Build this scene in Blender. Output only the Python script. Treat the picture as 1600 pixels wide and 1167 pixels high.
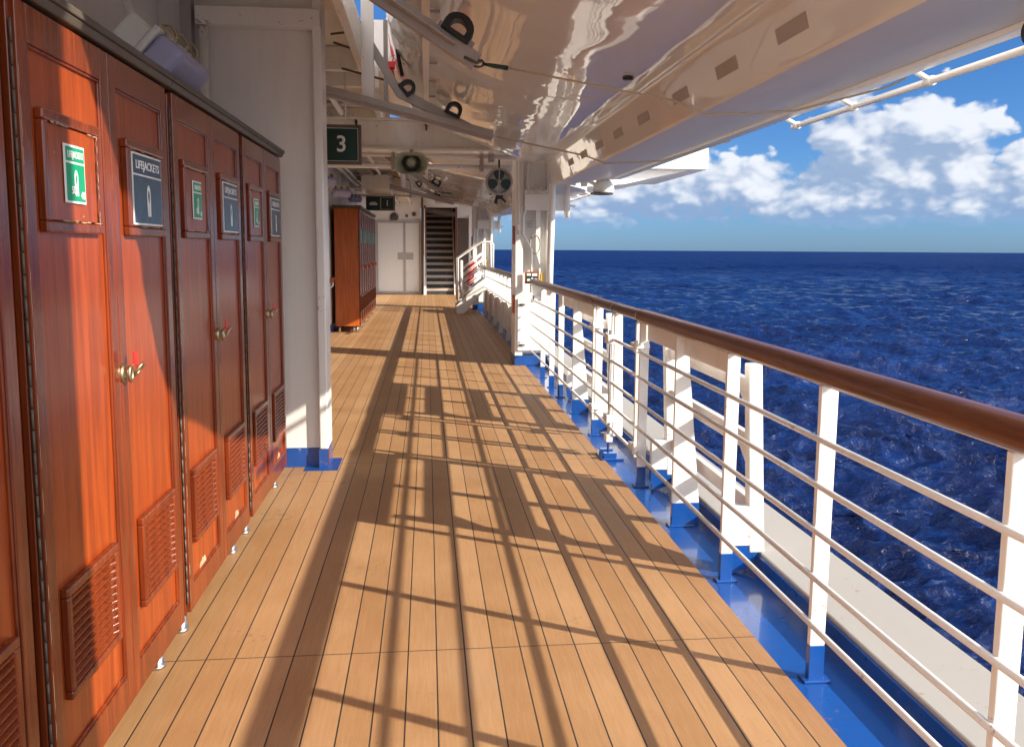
import bpy, math, random
from mathutils import Vector
for o in list(bpy.data.objects): bpy.data.objects.remove(o)
R_ = math.radians
random.seed(7)
C = bpy.context.scene.collection
SC = bpy.context.scene

# ------------------------------------------------------------------ camera
F = 1300.0; H = 1.55
CX, CY = 800.0, 533.5            # optical centre of the photograph (its caption bar excluded)
ROLL = R_(.36)
def _axes():
    dx, dy = 667-CX, 389-CY
    c, s = math.cos(-ROLL), math.sin(-ROLL)
    ux, uy = c*dx-s*dy, s*dx+c*dy
    p = math.atan(-uy/F); y = math.atan(-ux/math.hypot(F, uy))
    fw = Vector((math.sin(y)*math.cos(p), math.cos(y)*math.cos(p), -math.sin(p)))
    r0 = Vector((math.cos(y), -math.sin(y), 0)); u0 = r0.cross(fw)
    return math.cos(ROLL)*r0+math.sin(ROLL)*u0, -math.sin(ROLL)*r0+math.cos(ROLL)*u0, fw
RT, UP, FW = _axes()
cam = bpy.data.cameras.new("camera"); co = bpy.data.objects.new("camera", cam); C.objects.link(co)
from mathutils import Matrix
co.matrix_world = Matrix(((RT.x, UP.x, -FW.x, 0), (RT.y, UP.y, -FW.y, 0), (RT.z, UP.z, -FW.z, H), (0, 0, 0, 1)))
cam.sensor_width = 36; cam.lens = 36*F/1600
cam.shift_y = -(583.5-CY)/1600
cam.clip_start = .05; cam.clip_end = 60000
SC.camera = co
def ray(x, y): return FW+RT*(x-CX)/F-UP*(y-CY)/F
def at(x, y, X=None, Y=None, Z=None):
    d = ray(x, y)
    t = X/d.x if X is not None else Y/d.y if Y is not None else (Z-H)/d.z
    return Vector((0, 0, H))+d*t

# ------------------------------------------------------------------ light
SUN = Vector((1.89, -1.08, 1.12)).normalized()
ELEV = math.asin(SUN.z)
sl = bpy.data.lights.new("sun", 'SUN'); sl.energy = 3.8; sl.angle = R_(.55); sl.color = (1, .90, .75)
so = bpy.data.objects.new("sun", sl); C.objects.link(so)
so.rotation_euler = (-SUN).to_track_quat('-Z', 'Y').to_euler(); so.location = (30, -20, 20)
SC.view_settings.view_transform = 'Standard'; SC.view_settings.look = 'None'
SC.view_settings.exposure = 1.15; SC.view_settings.gamma = 1
SC.render.resolution_x = 1024; SC.render.resolution_y = 746

# ------------------------------------------------------------------ node helpers
class NT:
    def __init__(s, t): s.t = t; s.n = t.nodes; s.l = t.links
    def add(s, typ, **k):
        n = s.n.new(typ)
        for a, v in k.items():
            if a == 'op': n.operation = v
            else: setattr(n, a, v)
        return n
    def inp(s, n, i, v):
        if v is None: return
        if isinstance(v, bpy.types.NodeSocket): s.l.new(v, n.inputs[i])
        else: n.inputs[i].default_value = v
    def m(s, op, a, b=None, c=None, clamp=False):
        n = s.n.new('ShaderNodeMath'); n.operation = op; n.use_clamp = clamp
        s.inp(n, 0, a); s.inp(n, 1, b); s.inp(n, 2, c); return n.outputs[0]
    def vm(s, op, a, b=None):
        n = s.n.new('ShaderNodeVectorMath'); n.operation = op
        s.inp(n, 0, a); s.inp(n, 1, b); return n.outputs[0]
    def noise(s, vec, scale, detail=4, rough=.55, dist=0, dim='3D'):
        n = s.n.new('ShaderNodeTexNoise'); n.noise_dimensions = dim
        s.inp(n, 'Vector', vec); n.inputs['Scale'].default_value = scale; n.inputs['Detail'].default_value = detail
        n.inputs['Roughness'].default_value = rough; n.inputs['Distortion'].default_value = dist
        return n.outputs[0]
    def ramp(s, f, pts):
        n = s.n.new('ShaderNodeValToRGB'); s.l.new(f, n.inputs[0]); e = n.color_ramp.elements
        while len(e) < len(pts): e.new(.5)
        for i, (p, c) in enumerate(pts):
            e[i].position = p; e[i].color = (c, c, c, 1) if isinstance(c, (int, float)) else (*c, 1)
        return n.outputs[0]
    def mix(s, f, a, b, typ='MIX'):
        n = s.n.new('ShaderNodeMix'); n.data_type = 'RGBA'; n.blend_type = typ
        s.inp(n, 0, f)
        for i, v in ((6, a), (7, b)):
            if isinstance(v, tuple) and len(v) == 3: v = (*v, 1)
            s.inp(n, i, v)
        return n.outputs[2]
    def smooth(s, v, a, b, x=0., y=1.):
        n = s.n.new('ShaderNodeMapRange'); n.interpolation_type = 'SMOOTHSTEP'
        s.inp(n, 0, v); s.inp(n, 1, a); s.inp(n, 2, b); s.inp(n, 3, x); s.inp(n, 4, y); return n.outputs[0]

# ------------------------------------------------------------------ world: sky and clouds
W = bpy.data.worlds.new("World"); SC.world = W; W.use_nodes = True
t = NT(W.node_tree); t.n.clear()
sky = t.add('ShaderNodeTexSky'); sky.sky_type = 'NISHITA'; sky.sun_disc = False
sky.sun_elevation = ELEV; sky.sun_rotation = math.atan2(SUN.x, SUN.y)
sky.air_density = 1.0; sky.dust_density = .3; sky.ozone_density = 2.2
tc = t.add('ShaderNodeTexCoord'); dirv = t.vm('NORMALIZE', tc.outputs['Generated'])
sep = t.add('ShaderNodeSeparateXYZ'); t.l.new(dirv, sep.inputs[0])
az = t.m('ARCTAN2', sep.outputs[0], sep.outputs[1]); el = t.m('ARCSINE', sep.outputs[2])
cmb = t.add('ShaderNodeCombineXYZ'); t.l.new(az, cmb.inputs[0]); t.l.new(el, cmb.inputs[1])
BLOBS = [(8.6, 3.0, 2.6, .9), (11.6, 2.6, 2.5, 1.3), (13.6, 3.9, 1.6, 1.1), (16.6, 4.6, 2.5, 1.6), (19.6, 4.4, 2.1, 1.6), (22.4, 4.0, 2.4, 1.4),
         (25.2, 3.2, 2.6, 1.2), (27.6, 6.9, 1.7, 1.5), (29.6, 6.6, 2.1, 2.1), (31.6, 7.6, 2.2, 1.7), (33.6, 6.9, 1.6, 1.5), (30.5, 4.6, 3.4, 2.0),
         (33.8, 4.7, 2.4, 1.7), (36.8, 4.2, 2.2, 1.8), (39.8, 3.9, 3.0, 2.0), (28.5, 3.2, 3.5, 1.3), (34.5, 3.0, 4.0, 1.1), (45, 5, 4, 2.2), (54, 4, 5, 2), (1, 3, 3, 1.4)]
g = bpy.data.node_groups.new('cloud_density', 'ShaderNodeTree')
g.interface.new_socket('V', in_out='INPUT', socket_type='NodeSocketVector')
g.interface.new_socket('D', in_out='OUTPUT', socket_type='NodeSocketFloat')
q = NT(g); gi = q.add('NodeGroupInput'); go = q.add('NodeGroupOutput'); V = gi.outputs[0]
stretch = q.vm('MULTIPLY', V, (1, 1.5, 1))
n1 = q.noise(stretch, 30, 7, .55, .15); n2 = q.noise(q.vm('ADD', stretch, (3, 1, 7)), 9, 3, .5)
acc = None
for (a, e, ra, re) in BLOBS:
    v = q.vm('SUBTRACT', V, (R_(a), R_(e-.25), 0)); v = q.vm('MULTIPLY', v, (1/R_(ra*1.30), 1/R_(re*1.34), 0))
    d = q.add('ShaderNodeVectorMath', operation='LENGTH'); q.l.new(v, d.inputs[0])
    b = q.m('SUBTRACT', 1, d.outputs['Value'])
    acc = b if acc is None else q.m('SMOOTH_MAX', acc, b, .3)
sp = q.add('ShaderNodeSeparateXYZ'); q.l.new(V, sp.inputs[0])
# thin stratus along the horizon all the way round, and cumulus added outside the framed sky, partly as fill light
band = q.m('SUBTRACT', .12, q.m('MULTIPLY', q.m('ABSOLUTE', q.m('SUBTRACT', sp.outputs[1], R_(2.0))), 30))
acc = q.m('SMOOTH_MAX', acc, q.m('ADD', band, -.22), .15)
rest = q.smooth(q.m('ABSOLUTE', q.m('SUBTRACT', sp.outputs[0], R_(20))), R_(38), R_(52), -3, .75)
rest = q.m('SUBTRACT', rest, q.m('MULTIPLY', q.m('ABSOLUTE', q.m('SUBTRACT', sp.outputs[1], R_(16))), 1.2))
acc = q.m('MAXIMUM', acc, q.m('ADD', rest, q.m('MULTIPLY', q.m('SUBTRACT', n2, .55), 4)))
def vor(scale, off):
    n = q.add('ShaderNodeTexVoronoi'); n.feature = 'SMOOTH_F1'; n.inputs['Scale'].default_value = scale; n.inputs['Smoothness'].default_value = .35
    wv = q.vm('ADD', stretch, q.vm('MULTIPLY', q.vm('SUBTRACT', wcol, (.5, .5, .5)), (.05, .05, 0)))
    q.l.new(q.vm('ADD', wv, (off, off*2, 0)), n.inputs['Vector']); n.voronoi_dimensions = '2D'; return n.outputs['Distance']
wn_n = q.add('ShaderNodeTexNoise'); q.l.new(stretch, wn_n.inputs['Vector']); wn_n.inputs['Scale'].default_value = 22; wn_n.inputs['Detail'].default_value = 5; wcol = wn_n.outputs['Color']
puff = q.m('ADD', q.m('MULTIPLY', q.m('SUBTRACT', .44, vor(24, 0)), .95), q.m('MULTIPLY', q.m('SUBTRACT', .44, vor(60, 3)), .5))
acc = q.m('ADD', acc, .14)
dd = q.m('ADD', q.m('ADD', acc, puff), q.m('MULTIPLY', q.m('SUBTRACT', n1, .47), .8))
dd = q.m('ADD', dd, q.m('MULTIPLY', q.m('SUBTRACT', n2, .5), .9))
# flat cloud bases
dd = q.m('SUBTRACT', dd, q.smooth(sp.outputs[1], R_(2.2), R_(.9), 0, .6))
q.l.new(dd, go.inputs[0])
def dens(vec):
    n = t.add('ShaderNodeGroup'); n.node_tree = g; t.l.new(vec, n.inputs[0]); return n.outputs[0]
d0 = dens(cmb.outputs[0]); d1 = dens(t.vm('ADD', cmb.outputs[0], (R_(.55), R_(.6), 0))); d3 = dens(t.vm('ADD', cmb.outputs[0], (R_(.22), R_(.25), 0))); d2 = dens(t.vm('ADD', cmb.outputs[0], (R_(1.6), R_(1.5), 0)))
cover = t.smooth(d0, -.05, .30)
lit = t.m('ADD', t.m('MULTIPLY', t.m('SUBTRACT', d0, d1), .62), t.m('MULTIPLY', t.m('SUBTRACT', d0, d2), .75))
lit = t.m('ADD', lit, t.m('MULTIPLY', t.m('SUBTRACT', d0, d3), .45))
lit = t.smooth(lit, -.55, 1.35)
elf = t.smooth(el, R_(1.0), R_(6.0))
shade = t.mix(elf, (.25, .38, .62), (.33, .44, .63))
ccol = t.mix(lit, shade, (.88, .91, .97))
ccol = t.mix(t.smooth(el, R_(2.6), R_(.2)), ccol, (.31, .49, .76))
ccol = t.mix(t.smooth(t.m('ABSOLUTE', t.m('SUBTRACT', az, R_(20))), R_(30), R_(60)), ccol, t.mix(1.0, ccol, (1.0, .92, .78), 'MULTIPLY'))
tint = t.ramp(t.m('DIVIDE', el, R_(40)), [(0, (.185, .34, .72)), (.10, (.21, .37, .66)), (.32, (.16, .33, .57)), (.8, (.5, .7, 1.0))])
skyc = t.mix(1.0, sky.outputs[0], tint, 'MULTIPLY')
bg1 = t.add('ShaderNodeBackground'); t.l.new(skyc, bg1.inputs[0]); bg1.inputs[1].default_value = .10
bg2 = t.add('ShaderNodeBackground'); t.l.new(ccol, bg2.inputs[0]); t.l.new(t.smooth(t.m('ABSOLUTE', t.m('SUBTRACT', az, R_(20))), R_(30), R_(60), .48, 2.2), bg2.inputs[1])   # unseen clouds outside the frame are made far brighter to add fill light
ms = t.add('ShaderNodeMixShader'); above = t.m('GREATER_THAN', el, 0.0)
t.l.new(t.m('MULTIPLY', t.m('MULTIPLY', cover, above), t.smooth(el, R_(.5), R_(2.9), .12, .94)), ms.inputs[0]); t.l.new(bg1.outputs[0], ms.inputs[1]); t.l.new(bg2.outputs[0], ms.inputs[2])
wo = t.add('ShaderNodeOutputWorld'); t.l.new(ms.outputs[0], wo.inputs[0])

# ------------------------------------------------------------------ materials
def mat(name, col, rough=.5, metal=0, coat=0, coat_r=.08, spec=.5):
    m = bpy.data.materials.new(name); m.use_nodes = True
    b = m.node_tree.nodes['Principled BSDF']
    b.inputs['Base Color'].default_value = (*col, 1); b.inputs['Roughness'].default_value = rough
    b.inputs['Metallic'].default_value = metal; b.inputs['Coat Weight'].default_value = coat
    b.inputs['Coat Roughness'].default_value = coat_r; b.inputs['Specular IOR Level'].default_value = spec
    return m, NT(m.node_tree), b
def bump(t, b, h, strength=.3, dist=.01, prev=None, sock='Normal'):
    n = t.add('ShaderNodeBump'); n.inputs['Strength'].default_value = strength; n.inputs['Distance'].default_value = dist
    t.l.new(h, n.inputs['Height'])
    if prev: t.l.new(prev, n.inputs['Normal'])
    t.l.new(n.outputs[0], b.inputs[sock]); return n.outputs[0]
M = {}
def paint(name, col, rough=.35, dirt=.12, dirtcol=(.45, .33, .22), bs=.12, coat=0, rust=0):
    m, t, b = mat(name, col, rough, coat=coat)
    oc = t.add('ShaderNodeTexCoord').outputs['Object']
    n = t.noise(oc, 3.5, 5, .6); n2 = t.noise(oc, 60, 3, .6)
    st = t.noise(t.vm('MULTIPLY', oc, (14, 14, 1.2)), 1.5, 4, .6)
    f = t.m('MULTIPLY', t.smooth(t.m('ADD', t.m('MULTIPLY', n, .5), t.m('MULTIPLY', st, .5)), .45, .72), dirt)
    c = t.mix(f, col, dirtcol)
    if rust:
        r = t.smooth(t.m('MULTIPLY', t.noise(oc, 38, 3, .5), t.noise(oc, 5, 2, .5)), .40, .46)
        c = t.mix(t.m('MULTIPLY', r, rust), c, (.30, .11, .03))
    t.l.new(c, b.inputs['Base Color'])
    t.l.new(t.m('ADD', rough-.06, t.m('MULTIPLY', n, .14)), b.inputs['Roughness'])
    bump(t, b, t.m('ADD', t.m('MULTIPLY', n2, .25), t.noise(oc, 9, 2)), bs, .006)
    M[name] = m; return m
paint('white', (.83, .81, .77), .32, .16, coat=.3, rust=.6)
paint('wall', (.84, .81, .77), .42, .14)
paint('ceil', (.85, .82, .76), .3, .22, rust=.5, coat=.3)
paint('door_white', (.72, .72, .70), .4, .12)
paint('blue', (.006, .072, .32), .28, .5, (.02, .05, .16), .3, coat=.7, rust=.25)
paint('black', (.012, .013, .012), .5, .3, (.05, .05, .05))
paint('dark_trim', (.085, .07, .055), .45, .3, (.16, .13, .1))
paint('grey_steel', (.40, .37, .35), .45, .25, (.3, .22, .16), rust=.4)
paint('horn', (.40, .42, .30), .4, .25, (.25, .25, .18))
paint('orange', (.55, .10, .02), .5, .2)
paint('red', (.62, .015, .012), .45, .1)
paint('yellow', (.75, .55, .02), .5, .1)
paint('green_sign', (.008, .04, .03), .3, .1, (.02, .07, .06))
paint('green_label', (.0, .30, .14), .35, .12, (.1, .35, .22))
paint('blue_label', (.035, .075, .12), .25, .3, (.02, .05, .16))
paint('letter', (.80, .82, .80), .5, .05)
paint('brown_frame', (.14, .095, .075), .4, .2)
paint('dark_room', (.10, .065, .045), .6, .2)
paint('lavender', (.42, .42, .62), .3, .1)
paint('tread', (.50, .42, .36), .6, .3, (.2, .15, .12))
paint('nosing', (.028, .03, .03), .6, .2)
paint('vent_grey', (.46, .42, .39), .5, .1)
paint('rope', (.55, .47, .33), .8, .3)
paint('ledge', (.40, .375, .335), .45, .25, (.4, .36, .3), rust=.5)
m, t, b = mat('steel', (.62, .61, .6), .28, 1); M['steel'] = m
m, t, b = mat('brass', (.42, .34, .22), .42, 1); M['brass'] = m
m, t, b = mat('glass', (.35, .38, .45), .08, coat=1); M['glass'] = m

# varnished wood
def wood(name, dark, light, coat, rough=.3, axis='Z', worn=0.):
    m, t, b = mat(name, light, rough, coat=coat, coat_r=.10)
    oc = t.add('ShaderNodeTexCoord').outputs['Object']
    sc = {'Z': (16, 16, .9), 'Y': (18, 1.0, 18), 'X': (1, 18, 18)}[axis]
    v = t.vm('MULTIPLY', oc, sc)
    n = t.noise(v, 2.2, 6, .65, .4); n2 = t.noise(t.vm('MULTIPLY', v, (4, 4, 1.4)), 3, 5, .7); n3 = t.noise(oc, 1.3, 3, .5)
    f = t.m('ADD', t.m('MULTIPLY', n, .55), t.m('ADD', t.m('MULTIPLY', n2, .25), t.m('MULTIPLY', n3, .2)))
    c = t.mix(t.smooth(f, .36, .66), dark, light)
    c = t.mix(t.smooth(n2, .62, .75, 0, .35), c, tuple(x*.45 for x in dark))
    if worn:
        w = t.smooth(t.m('MULTIPLY', t.noise(oc, 30, 4, .7), t.noise(oc, 2.6, 2, .5)), .385, .41)
        c = t.mix(t.m('MULTIPLY', w, worn), c, (.52, .36, .2))
    t.l.new(c, b.inputs['Base Color'])
    t.l.new(t.m('ADD', .06, t.m('MULTIPLY', t.noise(oc, 3, 3), .14)), b.inputs['Coat Roughness'])
    h = t.m('ADD', t.m('MULTIPLY', n2, .35), t.noise(oc, 7, 2))
    bump(t, b, h, .10, .006); bump(t, b, h, .06, .006, sock='Coat Normal')
    b.inputs['Specular IOR Level'].default_value = .3
    M[name] = m
wood('varnish', (.19, .029, .006), (.38, .066, .010), .30, worn=.0)
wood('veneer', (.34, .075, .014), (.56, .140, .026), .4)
wood('moulding', (.10, .018, .006), (.24, .042, .010), .45, .25, worn=.0)
wood('teak_rail', (.09, .030, .014), (.19, .064, .028), .28, .42, 'Y')
m, t, b = mat('bare_wood', (.55, .38, .22), .7); M['bare_wood'] = m
oc = t.add('ShaderNodeTexCoord').outputs['Object']
t.l.new(t.mix(t.noise(t.vm('MULTIPLY', oc, (1, 1, .2)), 60, 4, .7), (.30, .12, .04), (.74, .56, .36)), b.inputs['Base Color'])

# synthetic teak deck
m, t, b = mat('deck', (.5, .27, .12), .55, spec=.35)
oc = t.add('ShaderNodeTexCoord').outputs['Object']
s = t.add('ShaderNodeSeparateXYZ'); t.l.new(oc, s.inputs[0])
PX = .1087
u = t.m('DIVIDE', t.m('ADD', s.outputs[0], .949+PX*40), PX); idx = t.m('FLOOR', t.m('ADD', u, .5)); fr = t.m('ABSOLUTE', t.m('SUBTRACT', u, idx))
caulk = t.smooth(fr, .018, .030, 1., 0.)
seamv = t.m('ABSOLUTE', t.m('SUBTRACT', t.m('FRACT', t.m('DIVIDE', t.m('ADD', s.outputs[1], 1.25), 2.9)), .5))
seam = t.smooth(seamv, .0008, .0016, .75, 0.)
wn = t.add('ShaderNodeTexWhiteNoise'); wn.noise_dimensions = '1D'; t.l.new(t.m('FLOOR', u), wn.inputs['W'])
plankv = t.m('MULTIPLY', t.m('SUBTRACT', wn.outputs[0], .5), .20)
gr = t.noise(t.vm('MULTIPLY', oc, (40, 2.2, 1)), 2.5, 5, .6); sp2 = t.noise(oc, 1.6, 4, .55); fine = t.noise(oc, 140, 3, .6)
val = t.m('ADD', t.m('ADD', t.m('MULTIPLY', gr, .35), t.m('MULTIPLY', sp2, .45)), t.m('ADD', t.m('MULTIPLY', fine, .2), plankv))
col = t.mix(t.smooth(val, .3, .7), (.335, .175, .074), (.465, .272, .135))
stain = t.smooth(t.m('MULTIPLY', t.noise(oc, 22, 5, .7), t.noise(oc, 1.7, 2, .5)), .345, .42)
edgey = t.smooth(s.outputs[0], -.55, -.95, .32, .8)
col = t.mix(t.m('MULTIPLY', stain, edgey), col, (.20, .12, .06))
worn_ = t.smooth(t.noise(t.vm('MULTIPLY', oc, (1, .45, 1)), 1.1, 5, .62), .50, .68, 0, .38); col = t.mix(worn_, col, (.40, .27, .165))
spk = t.smooth(t.noise(oc, 75, 2, .5), .735, .76); col = t.mix(t.m('MULTIPLY', spk, .6), col, (.16, .07, .03))
col = t.mix(t.m('MAXIMUM', caulk, seam), col, (.035, .03, .026))
t.l.new(col, b.inputs['Base Color'])
t.l.new(t.m('ADD', .42, t.m('MULTIPLY', sp2, .25)), b.inputs['Roughness'])
bump(t, b, t.m('ADD', t.m('MULTIPLY', caulk, -1), t.m('MULTIPLY', fine, .15)), .5, .0015)
M['deck'] = m

# lifeboat gelcoat: glossy, slightly wavy
def gel(name, col, wav, rough=.1):
    m, t, b = mat(name, col, .5, coat=1, coat_r=rough)
    oc = t.add('ShaderNodeTexCoord').outputs['Object']
    v = t.vm('MULTIPLY', oc, (1, .55, 1))
    h = t.m('ADD', t.noise(v, 1.6, 1, .4, .2), t.m('MULTIPLY', t.noise(v, 7, 1, .5, .3), .06))
    bump(t, b, h, 1.0, wav, sock='Coat Normal')
    b.inputs['Coat IOR'].default_value = 1.6
    n = t.noise(t.vm('MULTIPLY', oc, (5, .7, 1)), 2, 4, .6)
    t.l.new(t.mix(t.m('MULTIPLY', n, .3), col, tuple(x*.8 for x in col)), b.inputs['Base Color'])
    M[name] = m
gel('gelcoat', (.76, .765, .725), .027, .03)
gel('gelcoat_matt', (.80, .77, .71), .02, .25)
M['gelcoat_matt'].node_tree.nodes['Principled BSDF'].inputs['Coat Weight'].default_value = .35

# sea
m, t, b = mat('sea', (.004, .02, .085), .12, spec=.30)
b.inputs['IOR'].default_value = 1.33
ge = t.add('ShaderNodeNewGeometry').outputs['Position']
v = t.vm('MULTIPLY', ge, (1, 1, 1))
rot = t.add('ShaderNodeVectorRotate'); rot.rotation_type = 'Z_AXIS'; t.l.new(ge, rot.inputs['Vector']); rot.inputs['Angle'].default_value = R_(25)
va = t.vm('MULTIPLY', rot.outputs[0], (.75, 1, 1))
w1 = t.noise(va, .045, 4, .5, .4); w2 = t.noise(va, .22, 5, .6, .6); w3 = t.noise(va, 1.1, 5, .62, .5)
w0 = t.noise(t.vm('MULTIPLY', rot.outputs[0], (.4, 1, 1)), .014, 5, .6, .3)
vd = t.add('ShaderNodeVectorMath', operation='LENGTH'); t.l.new(ge, vd.inputs[0]); far = t.smooth(vd.outputs['Value'], 120, 900)
w4 = t.noise(va, 3.2, 4, .6, .3)
h = t.m('ADD', t.m('MULTIPLY', t.m('ADD', t.m('MULTIPLY', w1, 7.0), t.m('MULTIPLY', w2, 4.0)), far), t.m('ADD', t.m('MULTIPLY', w3, .75), t.m('MULTIPLY', w4, .15)))
bump(t, b, h, 1.0, 1.0)
dist = t.add('ShaderNodeCameraData')
c = t.mix(t.smooth(t.m('ADD', t.m('ADD', t.m('MULTIPLY', w2, .40), t.m('MULTIPLY', w3, .38)), t.m('MULTIPLY', w0, .22)), .43, .60), (.0025, .011, .060), (.005, .026, .122))  # lighter wave faces and darker troughs painted into the water colour
foam = t.smooth(t.m('MULTIPLY', t.noise(va, .9, 6, .75), t.noise(va, .05, 3, .5)), .45, .49)
c = t.mix(t.m('MULTIPLY', foam, .7), c, (.6, .68, .75))
t.l.new(c, b.inputs['Base Color'])
farr = t.smooth(vd.outputs['Value'], 90, 1000)
t.l.new(t.m('ADD', .10, t.m('MULTIPLY', farr, .38)), b.inputs['Roughness']); t.l.new(t.m('SUBTRACT', .42, t.m('MULTIPLY', farr, .36)), b.inputs['Specular IOR Level'])
M['sea'] = m

# ------------------------------------------------------------------ mesh helpers
class MB:
    def __init__(s): s.v = []; s.f = []; s.sm = []
    def add(s, vs, fs, smooth=False):
        k = len(s.v); s.v += [tuple(v) for v in vs]; s.f += [tuple(k+i for i in f) for f in fs]; s.sm += [smooth]*len(fs); return s
    def box(s, x0, x1, y0, y1, z0, z1):
        x0, x1 = sorted((x0, x1)); y0, y1 = sorted((y0, y1)); z0, z1 = sorted((z0, z1))
        vs = [(x, y, z) for x in (x0, x1) for y in (y0, y1) for z in (z0, z1)]
        return s.add(vs, [(0, 1, 3, 2), (4, 6, 7, 5), (0, 4, 5, 1), (2, 3, 7, 6), (0, 2, 6, 4), (1, 5, 7, 3)])
    def prism(s, poly, axis, a, b):
        n = len(poly); mk = {'X': lambda p, c: (c, p[0], p[1]), 'Y': lambda p, c: (p[0], c, p[1]), 'Z': lambda p, c: (p[0], p[1], c)}[axis]
        vs = [mk(p, a) for p in poly]+[mk(p, b) for p in poly]
        fs = [tuple(range(n)), tuple(range(2*n-1, n-1, -1))]+[(i, i+n, (i+1) % n+n, (i+1) % n) for i in range(n)]
        return s.add(vs, fs)
    def bar(s, p, q, w, h, up=(0, 0, 1)):
        p, q = Vector(p), Vector(q); d = (q-p).normalized(); up = Vector(up)
        sd = d.cross(up)
        if sd.length < 1e-4: sd = d.cross(Vector((0, 1, 0)))
        sd.normalize(); u = sd.cross(d)
        vs = [c+sd*a*w/2+u*e*h/2 for c in (p, q) for a, e in ((-1, -1), (1, -1), (1, 1), (-1, 1))]
        return s.add(vs, [(3, 2, 1, 0), (4, 5, 6, 7), (0, 1, 5, 4), (1, 2, 6, 5), (2, 3, 7, 6), (3, 0, 4, 7)])
    def tube(s, pts, r, n=12, closed=False, cap=True):
        pts = [Vector(p) for p in pts]; N = len(pts); rs = r if isinstance(r, (list, tuple)) else [r]*N
        k = len(s.v); prev = None
        for i, p in enumerate(pts):
            a = pts[i-1] if (i > 0 or closed) else p; c = pts[(i+1) % N] if (i < N-1 or closed) else p
            d = (c-a).normalized()
            if prev is None:
                x = d.cross(Vector((0, 0, 1)))
                if x.length < .05: x = d.cross(Vector((0, 1, 0)))
            else: x = prev-d*prev.dot(d)
            x.normalize(); prev = x; y = d.cross(x)
            for j in range(n):
                an = 2*math.pi*j/n; s.v.append(tuple(p+(x*math.cos(an)+y*math.sin(an))*rs[i]))
        for i in range(N if closed else N-1):
            for j in range(n):
                a = k+i*n+j; b_ = k+i*n+(j+1) % n; i2 = (i+1) % N
                s.f.append((a, b_, k+i2*n+(j+1) % n, k+i2*n+j)); s.sm.append(True)
        if cap and not closed:
            s.f.append(tuple(k+j for j in reversed(range(n)))); s.sm.append(False)
            s.f.append(tuple(k+(N-1)*n+j for j in range(n))); s.sm.append(False)
        return s
    def lathe(s, c, axis, prof, n=28):   # prof: (distance along axis, radius)
        c = Vector(c); ax = Vector(axis).normalized(); x = ax.cross(Vector((0, 0, 1)))
        if x.length < .05: x = ax.cross(Vector((0, 1, 0)))
        x.normalize(); y = ax.cross(x); k = len(s.v)
        for (d, r) in prof:
            for j in range(n):
                an = 2*math.pi*j/n; s.v.append(tuple(c+ax*d+(x*math.cos(an)+y*math.sin(an))*r))
        for i in range(len(prof)-1):
            for j in range(n):
                s.f.append((k+i*n+j, k+i*n+(j+1) % n, k+(i+1)*n+(j+1) % n, k+(i+1)*n+j)); s.sm.append(True)
        return s
    def grid(s, rows, smooth=True, flip=False):
        k = len(s.v); n = len(rows[0])
        for r in rows: s.v += [tuple(p) for p in r]
        for i in range(len(rows)-1):
            for j in range(n-1):
                f = (k+i*n+j, k+i*n+j+1, k+(i+1)*n+j+1, k+(i+1)*n+j)
                s.f.append(f[::-1] if flip else f); s.sm.append(smooth)
        return s

def arcpts(c, r, a0, a1, n, fn): return [fn(c[0]+r*math.cos(R_(a0+(a1-a0)*i/n)), c[1]+r*math.sin(R_(a0+(a1-a0)*i/n))) for i in range(n+1)]

ORG = {}
def tag(o, label=None, cat=None, group=None, kind=None):
    if label: o['label'] = label
    if cat: o['category'] = cat
    if group: o['group'] = group
    if kind: o['kind'] = kind
    return o
def thing(name, loc, label, cat, group=None):
    o = bpy.data.objects.new(name, None); C.objects.link(o); o.location = loc; o.empty_display_size = .2
    ORG[o.name] = Vector(loc); return tag(o, label, cat, group)
def obj(name, mb, material, parent=None, bevel=0, seg=2, org=None, label=None):
    """link the collected shapes as ONE mesh object; vertices are given in world space"""
    o0 = ORG[parent.name] if parent is not None else Vector(org or (0, 0, 0))
    me = bpy.data.meshes.new(name)
    me.from_pydata([tuple(Vector(v)-o0) for v in mb.v], [], mb.f); me.update()
    me.polygons.foreach_set('use_smooth', mb.sm)
    me.materials.append(M[material])
    o = bpy.data.objects.new(name, me); C.objects.link(o)
    if parent is not None: o.parent = parent; ORG[o.name] = o0
    else: o.location = o0; ORG[o.name] = o0
    if bevel:
        bm = o.modifiers.new('bevel', 'BEVEL'); bm.width = bevel; bm.segments = seg; bm.limit_method = 'ANGLE'; bm.angle_limit = R_(40)
    if label: o['label'] = label
    return o
def kids(o): return [c for c in bpy.data.objects if c.parent == o]
def copy_tree(o, parent=None):
    c = o.copy(); C.objects.link(c); c.parent = parent; ORG[c.name] = ORG[o.name]
    for ch in kids(o): copy_tree(ch, c)
    return c
def move(o, d): o.location = Vector(o.location)+Vector(d); ORG[o.name] = ORG[o.name]+Vector(d); return o

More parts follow.
